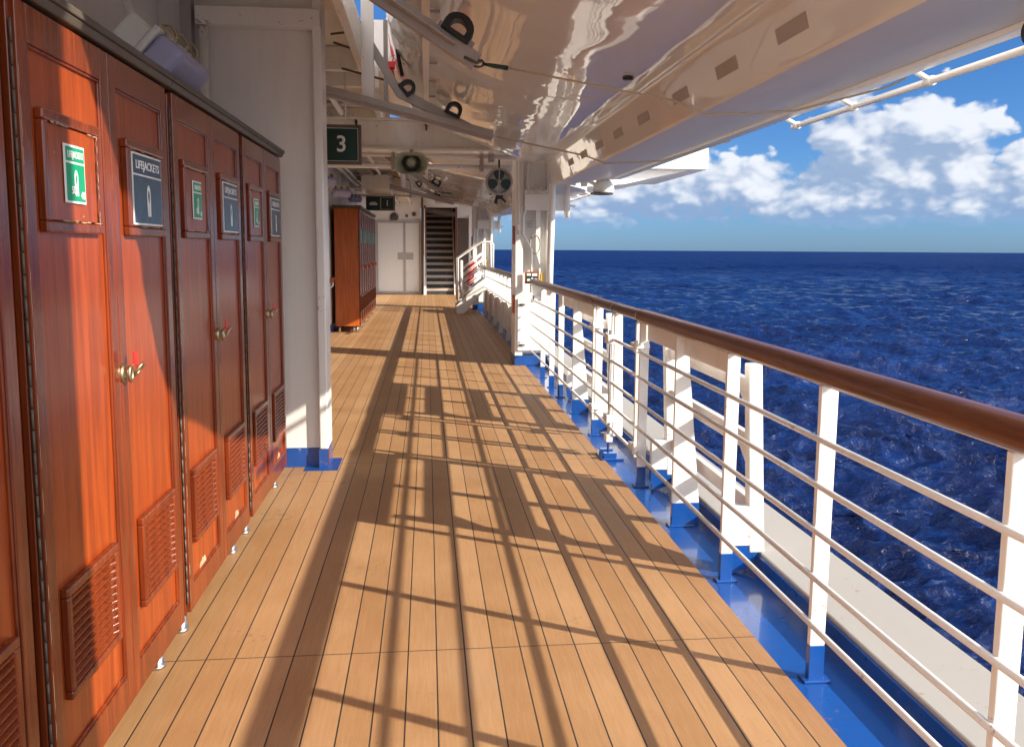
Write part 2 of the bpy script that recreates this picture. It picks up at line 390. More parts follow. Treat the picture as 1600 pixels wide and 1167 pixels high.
_font = {}
def text_mb(s, h, put, spacing=1.0, depth=.0015, width=None):
    """solid letters; put(u, v, w) maps text plane coordinates (w = out of the plate) to the world; centred"""
    cu = bpy.data.curves.new('t', 'FONT'); cu.body = s; cu.size = h/.7; cu.align_x = 'CENTER'; cu.align_y = 'CENTER'; cu.offset = h*.018
    cu.space_character = spacing; cu.extrude = depth/2; cu.resolution_u = 4
    ob = bpy.data.objects.new('t', cu); C.objects.link(ob)
    dg = bpy.context.evaluated_depsgraph_get(); me = bpy.data.meshes.new_from_object(ob.evaluated_get(dg))
    xs = [v.co.x for v in me.vertices]; k = width/(max(xs)-min(xs)) if width else 1
    mb = MB(); mb.add([put(v.co.x*k, v.co.y, v.co.z+depth/2) for v in me.vertices], [tuple(p.vertices) for p in me.polygons])
    bpy.data.objects.remove(ob); bpy.data.curves.remove(cu); bpy.data.meshes.remove(me); return mb

# ================================================================== SETTING
obj('deck', MB().box(-1.76, 1.31, -8, 28.8, -.12, 0), 'deck')['kind'] = 'structure'
obj('gutter', MB().box(1.31, 1.62, -8, 34, -.14, -.004), 'blue')['kind'] = 'structure'
o = obj('deck_edge', MB().box(1.60, 1.95, -8, 34, -.6, .10).box(1.955, 2.00, -8, 34, -.6, .06), 'ledge', bevel=.008); o['kind'] = 'structure'
obj('gutter_coaming', MB().box(1.585, 1.60, -8, 34, -.003, .085), 'blue')['kind'] = 'structure'
obj('hull_side', MB().box(1.70, 1.92, -30, 60, -16, -.6), 'white')['kind'] = 'structure'
# sea: real waves near the ship (summed directional swells, crests pinched), flattening out towards the horizon
import numpy as np
SEA = -15.0
def sea_mesh():
    rng = np.random.default_rng(5)
    NA, r0, r1 = 760, 14.0, 2600.0
    a0, a1 = R_(-14), R_(82)
    rs = [r0]
    while rs[-1] < r1: rs.append(rs[-1]*1.0+max(.11, .00115*rs[-1]**1.28))
    rs = np.array(rs); NR = len(rs)
    an = np.linspace(a0, a1, NA)
    RR, AA = np.meshgrid(rs, an, indexing='ij')
    X = RR*np.sin(AA); Y = RR*np.cos(AA); cell = np.maximum(RR*(a1-a0)/NA, np.gradient(rs)[:, None]*np.ones_like(AA)*.6)
    dz = np.zeros_like(X); dx = np.zeros_like(X); dy = np.zeros_like(X)
    for k in range(110):
        lam = 1.0*(28/1.0)**(rng.random()**1.15); kk = 2*np.pi/lam
        th = R_(205)+rng.normal()*R_(34); amp = .0135*lam**.88*(.6+.8*rng.random())
        if lam > 12: amp *= .75
        f = np.clip((lam/cell-2.2)/2.5, 0, 1)*amp
        ph = kk*(X*np.sin(th)+Y*np.cos(th))+rng.random()*6.283
        c = np.cos(ph); sn = np.sin(ph)
        dz += f*c; dx -= f*sn*np.sin(th)*.85; dy -= f*sn*np.cos(th)*.85
    # gusts: patches of rougher and calmer water
    g_ = 1+.35*np.sin(X*.021+1.3*np.sin(Y*.013))*np.sin(Y*.017+1.1*np.sin(X*.011+2))
    ed = np.clip((AA-a0)/.05, 0, 1)*np.clip((a1-AA)/.05, 0, 1)*np.clip((r1-RR)/600, 0, 1)
    dz *= g_*ed; dx *= g_*ed; dy *= g_*ed
    co_ = np.stack([X+dx, Y+dy, SEA+dz], -1).reshape(-1, 3)
    # outer skirt rows and the rest of the circle, flat
    ii = (np.arange(NR-1)[:, None]*NA+np.arange(NA-1)[None, :]).reshape(-1)
    quads = np.stack([ii, ii+NA, ii+NA+1, ii+1], -1)
    base = len(co_); ex = []; fq = []
    angs = [a1+(2*np.pi+a0-a1)*i/60 for i in range(61)]
    rad = [0.5, r0, 60, 300, 1000, r1]
    for r_ in rad:
        for a in angs: ex.append((r_*math.sin(a), r_*math.cos(a), SEA))
    for i in range(len(rad)-1):
        for j in range(60): p = base+i*61+j; fq.append((p, p+61, p+62, p+1))
    b2 = base+len(ex); an2 = [2*np.pi*i/180 for i in range(181)]; rad2 = [r1-1, 6000, 16000, 45000]
    for r_ in rad2:
        for a in an2: ex.append((r_*math.sin(a), r_*math.cos(a), SEA-.001*(r_ == r1-1)))
    for i in range(len(rad2)-1):
        for j in range(180): p = b2+i*181+j; fq.append((p, p+181, p+182, p+1))
    co_ = np.concatenate([co_, np.array(ex)]); quads = np.concatenate([quads, np.array(fq)])[:, ::-1]
    me = bpy.data.meshes.new('water')
    me.vertices.add(len(co_)); me.vertices.foreach_set('co', co_.astype(np.float32).ravel())
    n_ = len(quads); me.loops.add(n_*4); me.loops.foreach_set('vertex_index', quads.astype(np.int32).ravel())
    me.polygons.add(n_); me.polygons.foreach_set('loop_start', np.arange(0, n_*4, 4, dtype=np.int32))
    me.polygons.foreach_set('use_smooth', np.ones(n_, dtype=bool))
    me.update(calc_edges=True); me.validate()
    me.materials.append(M['sea'])
    o = bpy.data.objects.new('water', me); C.objects.link(o); o['kind'] = 'structure'
    return len(co_)
print('water verts', sea_mesh())

# ceiling with its beams over the inner side of the deck
mb = MB().box(-1.76, -.52, -4, 34, 3.28, 3.36).box(-.55, 1.9, 8.5, 10.9, 3.28, 3.36).box(-.55, 1.9, 19.3, 34, 3.28, 3.36)
for y in (1.0, 3.4): mb.box(-1.76, -.52, y, y+.08, 3.14, 3.28)
for y in (7.5, 8.25, 10.7, 12.2, 13.7, 15.2, 16.7, 18.2, 21.2, 22.7, 24.2, 25.7, 27.2): mb.box(-1.76, -.45, y, y+.1, 3.08, 3.277)
mb.box(-.56, -.50, -4, 34, 3.02, 3.277)
obj('ceiling', mb, 'ceil', bevel=.006)['kind'] = 'structure'
# upper deck bulwark seen through the gap beside the lifeboat
obj('upper_deck_side', MB().box(-1.76, -1.70, -4, 34, 3.36, 6.5), 'white')['kind'] = 'structure'

pw = thing('overhead_pipework', (-1.2, 10, 3.0), 'white pipes and a grey cable tray running lengthwise under the deckhead', 'pipes')
for (x, z, r_) in ((-1.58, 3.0, .04), (-1.44, 2.98, .025), (-.92, 3.02, .03)):
    obj('pipe', MB().tube([(x, 6.02, z), (x, 28.6, z)], r_, 10), 'white', pw)
mb = MB().box(-1.28, -1.26, 6.05, 28.4, 2.98, 3.03).box(-1.06, -1.04, 6.05, 28.4, 2.98, 3.03)
y = 6.2
while y < 28: mb.box(-1.26, -1.06, y, y+.03, 2.985, 2.995); y += .35
ct_ = obj('cable_tray', mb, 'grey_steel', pw)
mb = MB()
for i in range(7): mb.tube([(-1.24+i*.028+.004*math.sin(k_*1.3+i), 6.05+k_*.9, 3.008+.004*math.sin(k_*2.1+i*2)) for k_ in range(25)], .009, 6)
obj('cables', mb, 'horn', ct_)
mb = MB()
y = 6.9
while y < 28: obj('hanger', MB().box(-1.63, -.86, y, y+.03, 3.045, 3.075), 'grey_steel', pw); y += 2.1

# ------------------------------------------------------------------ walls
w = obj('side_wall', MB().box(-1.90, -1.76, -4, 28.8, -.1, 3.28), 'wall')
tag(w, 'long off-white steel side wall of the deckhouse behind the lockers', 'wall')
obj('skirting', MB().box(-1.76, -1.745, 6.3, 28.6, 0, .16), 'blue', w)
mb = MB()
for y in (9.8, 13.4, 17.2, 21): mb.box(-1.76, -1.71, y, y+.05, .17, 3.27)
obj('rib', mb, 'wall', w, bevel=.004)

wf = thing('bulkhead', (-1.0, 5.95, 0), 'off-white partition wall with blue foot at the end of the near lockers', 'wall')
obj('panel', MB().box(-1.76, -.76, 5.92, 6.0, .14, 3.277), 'wall', wf)
obj('edge_flange', MB().box(-.76, -.70, 5.86, 6.12, .14, 3.277), 'white', wf, bevel=.01)
obj('foot', MB().box(-1.76, -.765, 5.915, 6.0, 0, .139), 'blue', wf)
obj('foot', MB().box(-.765, -.70, 5.86, 6.12, .004, .139).box(-.86, -.63, 5.80, 6.14, .0, .006), 'blue', wf)
obj('rust_strip', MB().box(-.7, -.697, 5.865, 5.92, .02, .13), 'moulding', wf)
obj('beam', MB().box(-1.50, -.70, 5.80, 5.917, 3.0, 3.12), 'white', wf, bevel=.01)
obj('pipe', MB().tube([(-1.46, 5.85, 0.1), (-1.46, 5.85, 2.995)], .032), 'white', wf)
obj('corner_post', MB().box(-1.60, -1.53, 5.83, 5.915, .1, 3.27), 'grey_steel', wf)
mb = MB().box(-1.76, -.55, 5.48, 5.79, 0, .004)
o = obj('margin_plank', mb, 'deck'); o['kind'] = 'structure'

ew = thing('end_wall', (-1, 28.75, 0), 'off-white wall with a big double door at the far end of the deck', 'wall')
obj('panel', MB().box(-1.76, -.20, 28.8, 28.9, -.1, 3.277).box(1.02, 2.3, 28.8, 28.9, -.1, 3.277).box(-.20, 1.02, 28.8, 28.9, 2.95, 3.277), 'wall', ew)
obj('door_frame', MB().box(-1.74, -1.66, 28.72, 28.8, .02, 2.5).box(-.27, -.19, 28.72, 28.8, .02, 2.5).box(-1.66, -.27, 28.72, 28.8, 2.42, 2.5).box(-1.66, -.27, 28.72, 28.8, .02, .1), 'grey_steel', ew)
obj('door', MB().box(-1.655, -.775, 28.75, 28.795, .104, 2.416), 'door_white', ew, bevel=.005)
d2 = obj('door', MB().box(-.765, -.274, 28.75, 28.795, .104, 2.416), 'door_white', ew, bevel=.005)
obj('edge_strip', MB().box(-.80, -.72, 28.735, 28.75, .104, 2.416), 'grey_steel', ew)
obj('push_plate', MB().box(-.99, -.805, 28.74, 28.75, 1.18, 1.42), 'grey_steel', ew)
obj('push_plate', MB().box(-.715, -.46, 28.74, 28.75, 1.18, 1.42), 'grey_steel', ew)
for (x, z, r) in ((-.43, 2.72, .07), (-.68, 2.66, .05), (-1.1, 2.62, .14)):
    obj('wall_fitting', MB().lathe((x, 28.8, z), (0, -1, 0), [(0, r), (.06, r), (.09, r*.7), (.09, 0)]), 'dark_trim', ew)

# staircase at the far end
st = thing('staircase', (.42, 28.6, 0), 'steep inside staircase with dark nosings at the far end of the deck', 'stairs')
n = 16; rise = .215; run = .20
for k in range(n):
    y = 28.55+k*run; z = k*rise
    tr = obj('tread', MB().box(-.02, .92, y+.012, y+run+.04, z+rise-.03, z+rise), 'tread', st)
    obj('riser', MB().box(-.02, .92, y, y+.012, z, z+rise-.001), 'nosing', tr)
    obj('edge_strip', MB().box(-.02, .92, y-.014, y+.0, z+rise-.085, z+rise+.003), 'tread', tr)
obj('stringer', MB().prism([(28.4, 0), (28.75, 0), (28.75+n*run, n*rise), (28.4+n*run, n*rise+.28), (28.4, .28)], 'X', -.055, -.022), 'white', st)
obj('stringer', MB().prism([(28.4, 0), (28.75, 0), (28.75+n*run, n*rise), (28.4+n*run, n*rise+.28), (28.4, .28)], 'X', .922, .96), 'white', st)
obj('handrail', MB().box(-.10, -.03, 28.45, 28.50, 1.2, 3.0), 'varnish', st, bevel=.01)
obj('handrail', MB().bar((.97, 28.42, 1.05), (1.0, 29.6, 2.4), .05, .12).box(.95, 1.02, 28.40, 28.46, .9, 2.95), 'teak_rail', st, bevel=.01)
obj('newel', MB().box(-.11, -.058, 28.40, 28.46, 0, 1.35).tube([(-.08, 28.43, 1.3), (-.08, 28.43, 2.9)], .02), 'white', st)
sw = obj('stairwell_wall', MB().box(-.19, -.12, 28.62, 32, 0, 3.9).box(1.03, 1.10, 28.91, 32, 0, 3.9).box(-.19, 1.1, 32, 32.1, 0, 3.9).box(-.19, 1.1, 28.92, 32, 3.9, 4), 'dark_room')  # lining painted dark brown to carry the shade inside the stairwell
tag(sw, 'stairwell lining around the far staircase, coloured dark brown for its shade', 'wall')
hd = obj('stair_header', MB().prism([(-.2, 2.95), (1.02, 2.78), (1.02, 2.62), (-.13, 2.80)], 'Y', 28.70, 28.79), 'dark_trim')
tag(hd, 'dark sloping header board over the far stair opening', 'header board')
dd_ = thing('side_door', (1.2, 28.7, 0), 'dark brown door standing right of the far staircase', 'door')
obj('leaf', MB().box(1.04, 1.42, 28.72, 28.79, .05, 2.6), 'dark_room', dd_)
obj('frame', MB().box(1.43, 1.62, 28.70, 28.79, 0, 2.7), 'wall', dd_)

# ================================================================== LOCKERS
FX = -.93            # plane of the locker fronts
def jacket(mb, cy, cz, s, x):
    """lifejacket pictogram: a collar loop with two front panels"""
    k = 20; o_ = []; i_ = []
    outer = [(-.30, -.9), (-.42, -.2), (-.42, .45), (-.34, .75), (-.18, .95), (0, 1.02), (.18, .95), (.34, .75), (.42, .45), (.42, -.2), (.40, -.9), (.06, -.9), (.04, -.15), (.14, .1), (.19, .4), (.12, .62), (0, .7), (-.12, .62), (-.19, .4), (-.14, .1), (-.02, -.15), (0, -.9)]
    a = outer[:6]+[]; n_ = len(outer)
    quads = [(0, 1, 20, 21), (1, 2, 18, 19), (1, 19, 20), (2, 3, 17, 18), (3, 4, 16, 17), (4, 5, 16), (5, 6, 16), (6, 7, 15, 16), (7, 8, 14, 15), (8, 9, 13, 14), (9, 12, 13), (9, 10, 11, 12)]
    mb.add([(x, cy+p[0]*s*.8, cz+p[1]*s) for p in outer], [q for q in quads])
    return mb
def label_plate(parent, cy, cz, w, h, green, nums):
    x = FX+.0105
    pl = obj('safety_sign', MB().box(x-.003, x, cy-w/2, cy+w/2, cz-h/2, cz+h/2), 'letter', parent)
    bd = .006; top = cz+h/2-bd; split = cz+h*.5-h*.30
    colr = 'green_label' if green else 'blue_label'
    mb = MB().box(x+.0004, x+.0014, cy-w/2+bd, cy+w/2-bd, split+.003, top).box(x+.0004, x+.0014, cy-w/2+bd, cy+w/2-bd, cz-h/2+bd, split-.003)
    o = obj('sign_field', mb, colr, parent)
    put = lambda u, v, q: (x+.0018+q, cy+u, (top+split)/2+v)
    obj('lettering', text_mb('LIFEJACKETS', h*.115, put, 1, .0008, (w-2*bd)*.84), 'letter', parent)
    mb = MB(); jacket(mb, cy-.0, cz-h*.16, h*.235, x+.0022)
    if nums:
        for s_, dy, dz in (('50', -.022, -.285), ('40', .036, -.36)):
            tm = text_mb(s_, h*.13, lambda u, v, q: (x+.003+q, cy+dy+u, cz+h*dz+v), .9, .0008); mb.add(tm.v, tm.f)
    obj('pictogram', mb, 'letter', parent)
def ring_frame(x0, x1, y0, y1, z0, z1, w):
    return MB().box(x0, x1, y0, y1, z1-w, z1).box(x0, x1, y0, y1, z0, z0+w).box(x0, x1, y0, y0+w, z0+w, z1-w).box(x0, x1, y1-w, y1, z0+w, z1-w)
def make_locker(cy, label, wear, top=2.17, zb=.112):
    t = thing('lifejacket_locker', (-1.28, cy, 0), label, 'locker', 'lifejacket lockers along the inner wall')
    y0, y1 = cy-.56, cy+.56
    obj('carcass', MB().box(-1.63, FX-.035, y0, y1, zb, top-.06).box(FX-.035, FX-.016, y0, y0+.016, zb, top-.06).box(FX-.035, FX-.016, y1-.016, y1, zb, top-.06), 'moulding', t, bevel=.003)
    obj('cornice', MB().box(-1.66, FX+.024, y0-.0299, y1+.0299, top-.022, top).prism([(FX-.03, top-.045), (FX+.006, top-.043), (FX+.018, top-.023), (FX-.03, top-.023)], 'Y', y0-.0299, y1+.0299), 'dark_trim', t, bevel=.004)
    for dx in (-1.55, FX-.075):
        for dy in (y0+.12, y1-.12):
            obj('foot', MB().lathe((dx, dy, 0.0), (0, 0, 1), [(0, 0), (0, .031), (.012, .031), (.014, .024), (.111, .024)], 16), 'steel', t)
    for si, side in enumerate((-1, 1)):
        a, b_ = (y0+.008, cy-.003) if side < 0 else (cy+.003, y1-.014)
        c = cy+side*.285
        zt = top-.055; z0 = zb+.012
        sw_ = .055
        mb = MB().box(FX-.034, FX, a, a+sw_, z0, zt).box(FX-.034, FX, b_-sw_, b_, z0, zt).box(FX-.034, FX, a+sw_, b_-sw_, z0, z0+.10).box(FX-.034, FX, a+sw_, b_-sw_, zt-.09, zt)
        d = obj('door', mb, 'moulding', t, bevel=.003)
        obj('door_panel', MB().box(FX-.03, FX-.012, a+sw_, b_-sw_, z0+.10, zt-.09), 'varnish', d)
        f = .008
        obj('bead', ring_frame(FX-.013, FX-.004, a+sw_, b_-sw_, z0+.10, zt-.09, f), 'moulding', d, bevel=.003)
        # framed sign
        sy0, sy1, sz0, sz1 = c-.178, c+.178, 1.585, 1.885
        obj('sign_frame', ring_frame(FX-.012, FX+.011, sy0, sy1, sz0, sz1, .028), 'moulding', d, bevel=.005)
        obj('sign_backing', MB().box(FX-.012, FX+.005, sy0+.032, sy1-.032, sz0+.032, sz1-.032), 'varnish', d)
        if side < 0: label_plate(d, c-.005, 1.738, .125, .15, True, wear != 2)
        else: label_plate(d, c+.002, 1.735, .285, .228, False, False)
        # louvred vent
        vy0, vy1, vz0, vz1 = c-.178, c+.178, .375, .675
        obj('vent_frame', ring_frame(FX-.012, FX+.010, vy0, vy1, vz0, vz1, .024), 'moulding', d, bevel=.005)
        mb = MB()
        for k in range(11):
            z = vz0+.031+k*.0235
            mb.prism([(FX-.0104, z+.009), (FX-.009, z+.013), (FX+.009, z+.002), (FX+.008, z-.002)], 'Y', vy0+.022, vy1-.022)
        obj('vent_slats', mb, 'moulding', d, bevel=.0015)
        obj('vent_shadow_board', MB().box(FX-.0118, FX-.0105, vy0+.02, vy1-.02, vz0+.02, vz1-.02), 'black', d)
        hg = MB()
        hy = a-.0055 if side < 0 else b_+.008
        for k in range(36): hg.tube([(FX-.010, hy, .16+k*.053), (FX-.010, hy, .16+k*.053+.050)], .0035, 8)
        obj('piano_hinge', hg, 'dark_trim', d)
        # patches where the varnish has flaked off, with uneven outlines
        rnd = random.Random(int(cy*100)+si)
        mbw = MB()
        def chip(py, pz, w, h, x=FX-.0112):
            n_ = 18; vs = [(x, py, pz)]+[(x, py+w*(.55+.45*rnd.random())*math.cos(2*math.pi*i/n_), pz+h*(.5+.5*rnd.random())*math.sin(2*math.pi*i/n_)) for i in range(n_)]
            mbw.add(vs, [(0, 1+i, 1+(i+1) % n_) for i in range(n_)])
        if wear == 1 and (side > 0 or cy < 4): chip(c+.03*side, .235, .055, .035)
        for k in range(3): chip(rnd.uniform(sy0+.05, sy1-.04), rnd.uniform(sz0+.04, sz1-.04) if side < 0 else sz1-.035, rnd.uniform(.002, .005), rnd.uniform(.003, .008), FX+.0056 if side < 0 else FX+.0116)
        for k in range(8): chip(rnd.uniform(sy0+.03, sy1-.03), sz1-.031+rnd.uniform(-.001, .002), rnd.uniform(.008, .03), .0018, FX+.0116)
        for k in range(8): chip(rnd.uniform(sy0+.03, sy1-.03), sz0+.030+rnd.uniform(-.001, .001), rnd.uniform(.012, .04), .0022, FX+.0116)
        for k in range(10): chip(sy1-.031, rnd.uniform(sz0+.03, sz1-.03), .0022, rnd.uniform(.008, .025), FX+.0116)
        if side < 0:
            z = .16
            while z < 2.0:
                l = rnd.uniform(.04, .16); w_ = rnd.uniform(.0015, .004); mbw.add([(FX+.0007, a, z), (FX+.0007, a+w_, z+l*.2), (FX+.0007, a+w_, z+l*.8), (FX+.0007, a, z+l)], [(0, 1, 2, 3)]); z += l+rnd.uniform(.0, .06)
        obj('flaked_varnish', mbw, 'bare_wood', d)['kind'] = 'stuff'
    # hasp, lock ring and red seal tag
    lk = obj('latch', MB().lathe((FX, cy+.02, 1.165), (1, 0, 0), [(0, .03), (.006, .03), (.009, .024), (.009, 0)], 20), 'brass', t)
    o_ = MB(); fn = lambda u, v: (FX+.022+(u-cy)*.35, u, v)
    o_.tube([(FX+.022, cy+.018+.014*math.cos(a), 1.163+.022*math.sin(a)) for a in [2*math.pi*i/20 for i in range(20)]], .0055, 8, closed=True)
    o_.tube([(FX+.035+.012*math.sin(a), cy+.055+.018*math.cos(a), 1.172+.018*math.sin(a)) for a in [2*math.pi*i/20 for i in range(20)]], .005, 8, closed=True)
    obj('lock_ring', o_, 'brass', lk)
    obj('red_tag', MB().prism([(cy+.022, 1.196), (cy+.058, 1.186), (cy+.056, 1.226), (cy+.018, 1.232)], 'X', FX+.030, FX+.033).tube([(FX+.012, cy+.01, 1.178), (FX+.03, cy+.03, 1.195), (FX+.04, cy+.05, 1.178)], .0035, 8), 'red', lk)
    return t
make_locker(1.44, 'red-brown wooden locker nearest the camera, mostly cut off by the left edge', 2)
make_locker(2.62, 'sunlit orange-brown locker with numbered green sign, first complete one from the camera', 0)
make_locker(3.80, 'red-brown lifejacket locker in the middle, between the sunlit one and the wall-end one', 1)
make_locker(4.98, 'red-brown lifejacket locker nearest the white partition wall with blue foot', 1)

# far lockers (taller, seen end-on)
def make_far_locker(y0, y1, label, end):
    t = thing('lifejacket_locker', (-1.35, (y0+y1)/2, 0), label, 'locker', 'lifejacket lockers further along the deck')
    xa, xf, zt = -1.68, -1.22, 2.33
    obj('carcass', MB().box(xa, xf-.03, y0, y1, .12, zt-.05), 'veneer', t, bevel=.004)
    obj('cornice', MB().box(xa-.03, xf+.03, y0-(.04 if end else 0), y1-.002, zt-.048, zt), 'dark_trim', t, bevel=.005)
    for dx in (xa+.06, xf-.08, xf-.14):
        for dy in (y0+.1, y1-.1): obj('foot', MB().tube([(dx, dy, 0), (dx, dy, .119)], .025), 'steel', t)
    for k in range(2):
        a = y0+.01+k*(y1-y0)/2; b_ = a+(y1-y0)/2-.015
        d = obj('door', ring_frame(xf-.029, xf, a, b_, .14, zt-.06, .06), 'moulding', t, bevel=.004)
        obj('door_panel', MB().box(xf-.028, xf-.012, a+.06, b_-.06, .2, zt-.12), 'varnish', d)
        obj('vent_frame', ring_frame(xf-.012, xf+.012, a+.1, b_-.1, .38, .68, .02), 'moulding', d)
        obj('safety_sign', MB().box(xf-.012, xf+.004, a+.12, b_-.12, 1.65, 1.9), 'blue_label' if k else 'green_label', d)
    lk = obj('latch', MB().lathe((xf, (y0+y1)/2, 1.18), (1, 0, 0), [(0, .03), (.02, .028), (.02, 0)], 14), 'brass', t)
    obj('red_tag', MB().box(xf+.02, xf+.06, (y0+y1)/2, (y0+y1)/2+.01, 1.17, 1.23), 'red', lk)
make_far_locker(15.55, 16.7, 'tall orange-brown locker by the far handrail, showing its plain near side', True)
make_far_locker(16.7, 17.85, 'tall far locker standing directly behind the one with its plain side in view', False)
make_far_locker(17.85, 19.0, 'tall far locker third in its row, partly hidden behind two others', False)
make_far_locker(19.0, 20.15, 'tall far locker last in its row, nearest the white double door', False)

# ================================================================== RAILING
RX = 1.40
def post(mb_w, mb_b, y, w=.045, d=.062, x=RX, z0=.135, zt=1.09):
    mb_w.box(x-d/2, x+d/2, y-w/2*.4, y+w/2*.4, z0, zt)
def rail_section(y0, y1, posts, label, bars=True, fascia=()):
    t = thing('railing', (RX, (y0+y1)/2, 0), label, 'railing')
    # handrail: flattened oval teak rail
    n = 20; rows = []
    sec = [(.052*math.copysign(abs(math.cos(a))**.75, math.cos(a)), .041*math.copysign(abs(math.sin(a))**.75, math.sin(a))) for a in [2*math.pi*i/n for i in range(n)]]
    ny = max(2, int((y1-y0)/.5))
    for i in range(ny+1):
        y = y0+(y1-y0)*i/ny; rows.append([(RX+s[0], y, 1.125+s[1]) for s in sec+[sec[0]]])
    mb = MB().grid(rows, flip=False)
    mb.add([(RX+s[0], y0, 1.125+s[1]) for s in sec], [tuple(range(n))]); mb.add([(RX+s[0], y1, 1.125+s[1]) for s in sec], [tuple(reversed(range(n)))])
    obj('handrail', mb, 'teak_rail', t)
    obj('rail_plate', MB().box(RX-.022, RX+.022, y0, y1, 1.082, 1.088), 'white', t)
    for (y, w) in posts:
        # flat stanchion: broad side athwartships
        p = obj('post', MB().prism([(RX-.028, .13), (RX+.028+w, .13), (RX+.035, 1.082), (RX-.028, 1.082)], 'Y', y-.012, y+.012), 'white', t, bevel=.003)
        obj('post_foot', MB().prism([(RX-.029, 0), (RX+.029+w, 0), (RX+.029+w, .131), (RX-.029, .131)], 'Y', y-.0135, y+.0135).box(RX-.05, RX+.05+w*.5, y-.03, y+.03, -.003, .006), 'blue', p, bevel=.002)
    if bars:
        for z in (.22, .395, .565, .73, .895):
            obj('rail_bar', MB().tube([(RX-.034, y0+.01, z), (RX-.034, y1-.01, z)], .0115, 10), 'white', t)
    y = y1-.9
    while y > y0+.3:
        obj('joint_band', MB().grid([[(RX+q_[0]*1.012, yy, 1.125+q_[1]*1.012) for q_ in sec+[sec[0]]] for yy in (y-.002, y+.002)]), 'dark_trim', t); y -= 2.9
    for (a, b_) in fascia:
        obj('fascia', MB().box(RX+.018, RX+.026, a, b_, .975, 1.081), 'white', t)
    return t
ra = rail_section(-1.2, 5.28, [(-.02, 0), (.9, 0), (1.80, 0), (2.76, 0), (3.68, 0), (4.47, .10), (5.26, 0)], 'near white railing with five round bars and a thick teak handrail', fascia=[(3.70, 5.24)])
rb = rail_section(6.78, 10.95, [(6.79, 0), (7.74, .10), (8.62, 0), (9.25, 0), (9.98, 0)], 'white railing section between the hinged gate and the davit pillar', fascia=[(6.82, 8.6)])
# gate
gt = thing('railing_gate', (RX, 6.03, 0), 'hinged white gate in the railing with bolts and a teak top rail', 'gate')
n = 20; sec = [(.052*math.cos(a), .037*math.sin(a)) for a in [2*math.pi*i/n for i in range(n)]]
for (a, b_) in ((5.30, 6.02), (6.04, 6.76)):
    g_ = obj('handrail', MB().grid([[(RX+s[0], y, 1.125+s[1]) for s in sec+[sec[0]]] for y in (a+.005, b_-.005)]), 'teak_rail', gt)
for y in (5.29, 6.03, 6.77):
    obj('joint_band', MB().grid([[(RX+s[0]*1.06, yy, 1.125+s[1]*1.06) for s in sec+[sec[0]]] for yy in (y-.014, y+.014)]), 'grey_steel', gt)
for y, w in ((5.36, .01), (6.00, .02), (6.09, .02), (6.68, .0)):
    obj('post', MB().prism([(RX-.028, .17), (RX+.028+w, .17), (RX+.032, 1.082), (RX-.028, 1.082)], 'Y', y-.011, y+.011), 'white', gt, bevel=.003)
for z in (.22, .395, .565, .73, .895): obj('rail_bar', MB().tube([(RX-.034, 5.36, z), (RX-.034, 6.70, z)], .0115, 10), 'white', gt)
for y in (5.32, 6.72):
    for z in (.26, .93): obj('hinge', MB().box(RX-.06, RX+.03, y-.10, y+.06, z-.012, z+.016).tube([(RX-.055, y-.08, z-.04), (RX-.055, y-.08, z+.04)], .014, 10), 'white', gt, bevel=.003)
bo = obj('bolt', MB().tube([(RX-.05, 6.04, -.0), (RX-.05, 6.04, .96)], .008, 8).tube([(RX-.07, 6.06, .90), (RX-.07, 6.10, .93), (RX-.07, 6.06, .96)], .01, 8), 'steel', gt)
obj('bolt_bracket', MB().box(RX-.08, RX-.03, 5.98, 6.10, .27, .33).box(RX-.08, RX-.03, 5.98, 6.10, .86, .93).box(RX-.075, RX-.025, 6.0, 6.08, .12, .18), 'white', bo, bevel=.006)
obj('deck_socket', MB().box(RX-.10, RX-.0, 5.95, 6.0, 0, .05).box(RX-.10, RX-.0, 6.08, 6.13, 0, .05).box(RX-.12, RX+.05, 5.93, 6.15, -.002, .012), 'blue', bo, bevel=.004)

# folded boarding frame outboard of the railing: leaning legs joined by cross boards
def boarding_frame(y0, y1, label):
    t = thing('folded_boarding_frame', (1.55, (y0+y1)/2, .1), label, 'frame', 'folded white frames outboard of the railing')
    for y in (y0, y1):
        obj('leg', MB().prism([(1.508, 1.02), (1.575, 1.02), (1.62, .10), (1.545, .10)], 'Y', y-.03, y+.03), 'white', t, bevel=.006)
        obj('bracket', MB().box(RX+.04, 1.545, y-.028, y+.02, .135, .33), 'white', t, bevel=.004)
        obj('blue_foot', MB().prism([(RX+.04, .133), (1.60, .133), (1.56, .03), (1.46, -.002), (RX+.04, .06)], 'Y', y-.026, y+.018), 'blue', t)
    ym = (y0+y1)/2
    for (z, h) in ((.90, .07), (.62, .085), (.30, .075)):
        x = 1.545+(1.0-z)*.05
        obj('cross_board', MB().box(x-.01, x+.03, y0+.032, y1-.032, z-h/2, z+h/2), 'white', t, bevel=.005)
        obj('gusset', MB().prism([(y0+.032, z-h/2), (y0+.20, z-h/2), (y0+.032, z-.17)], 'X', x, x+.012), 'white', t)
boarding_frame(3.78, 5.18, 'white folded frame with leaning legs outside the nearest part of the railing')
boarding_frame(6.90, 8.45, 'white folded frame outside the railing between the gate and the pillar')

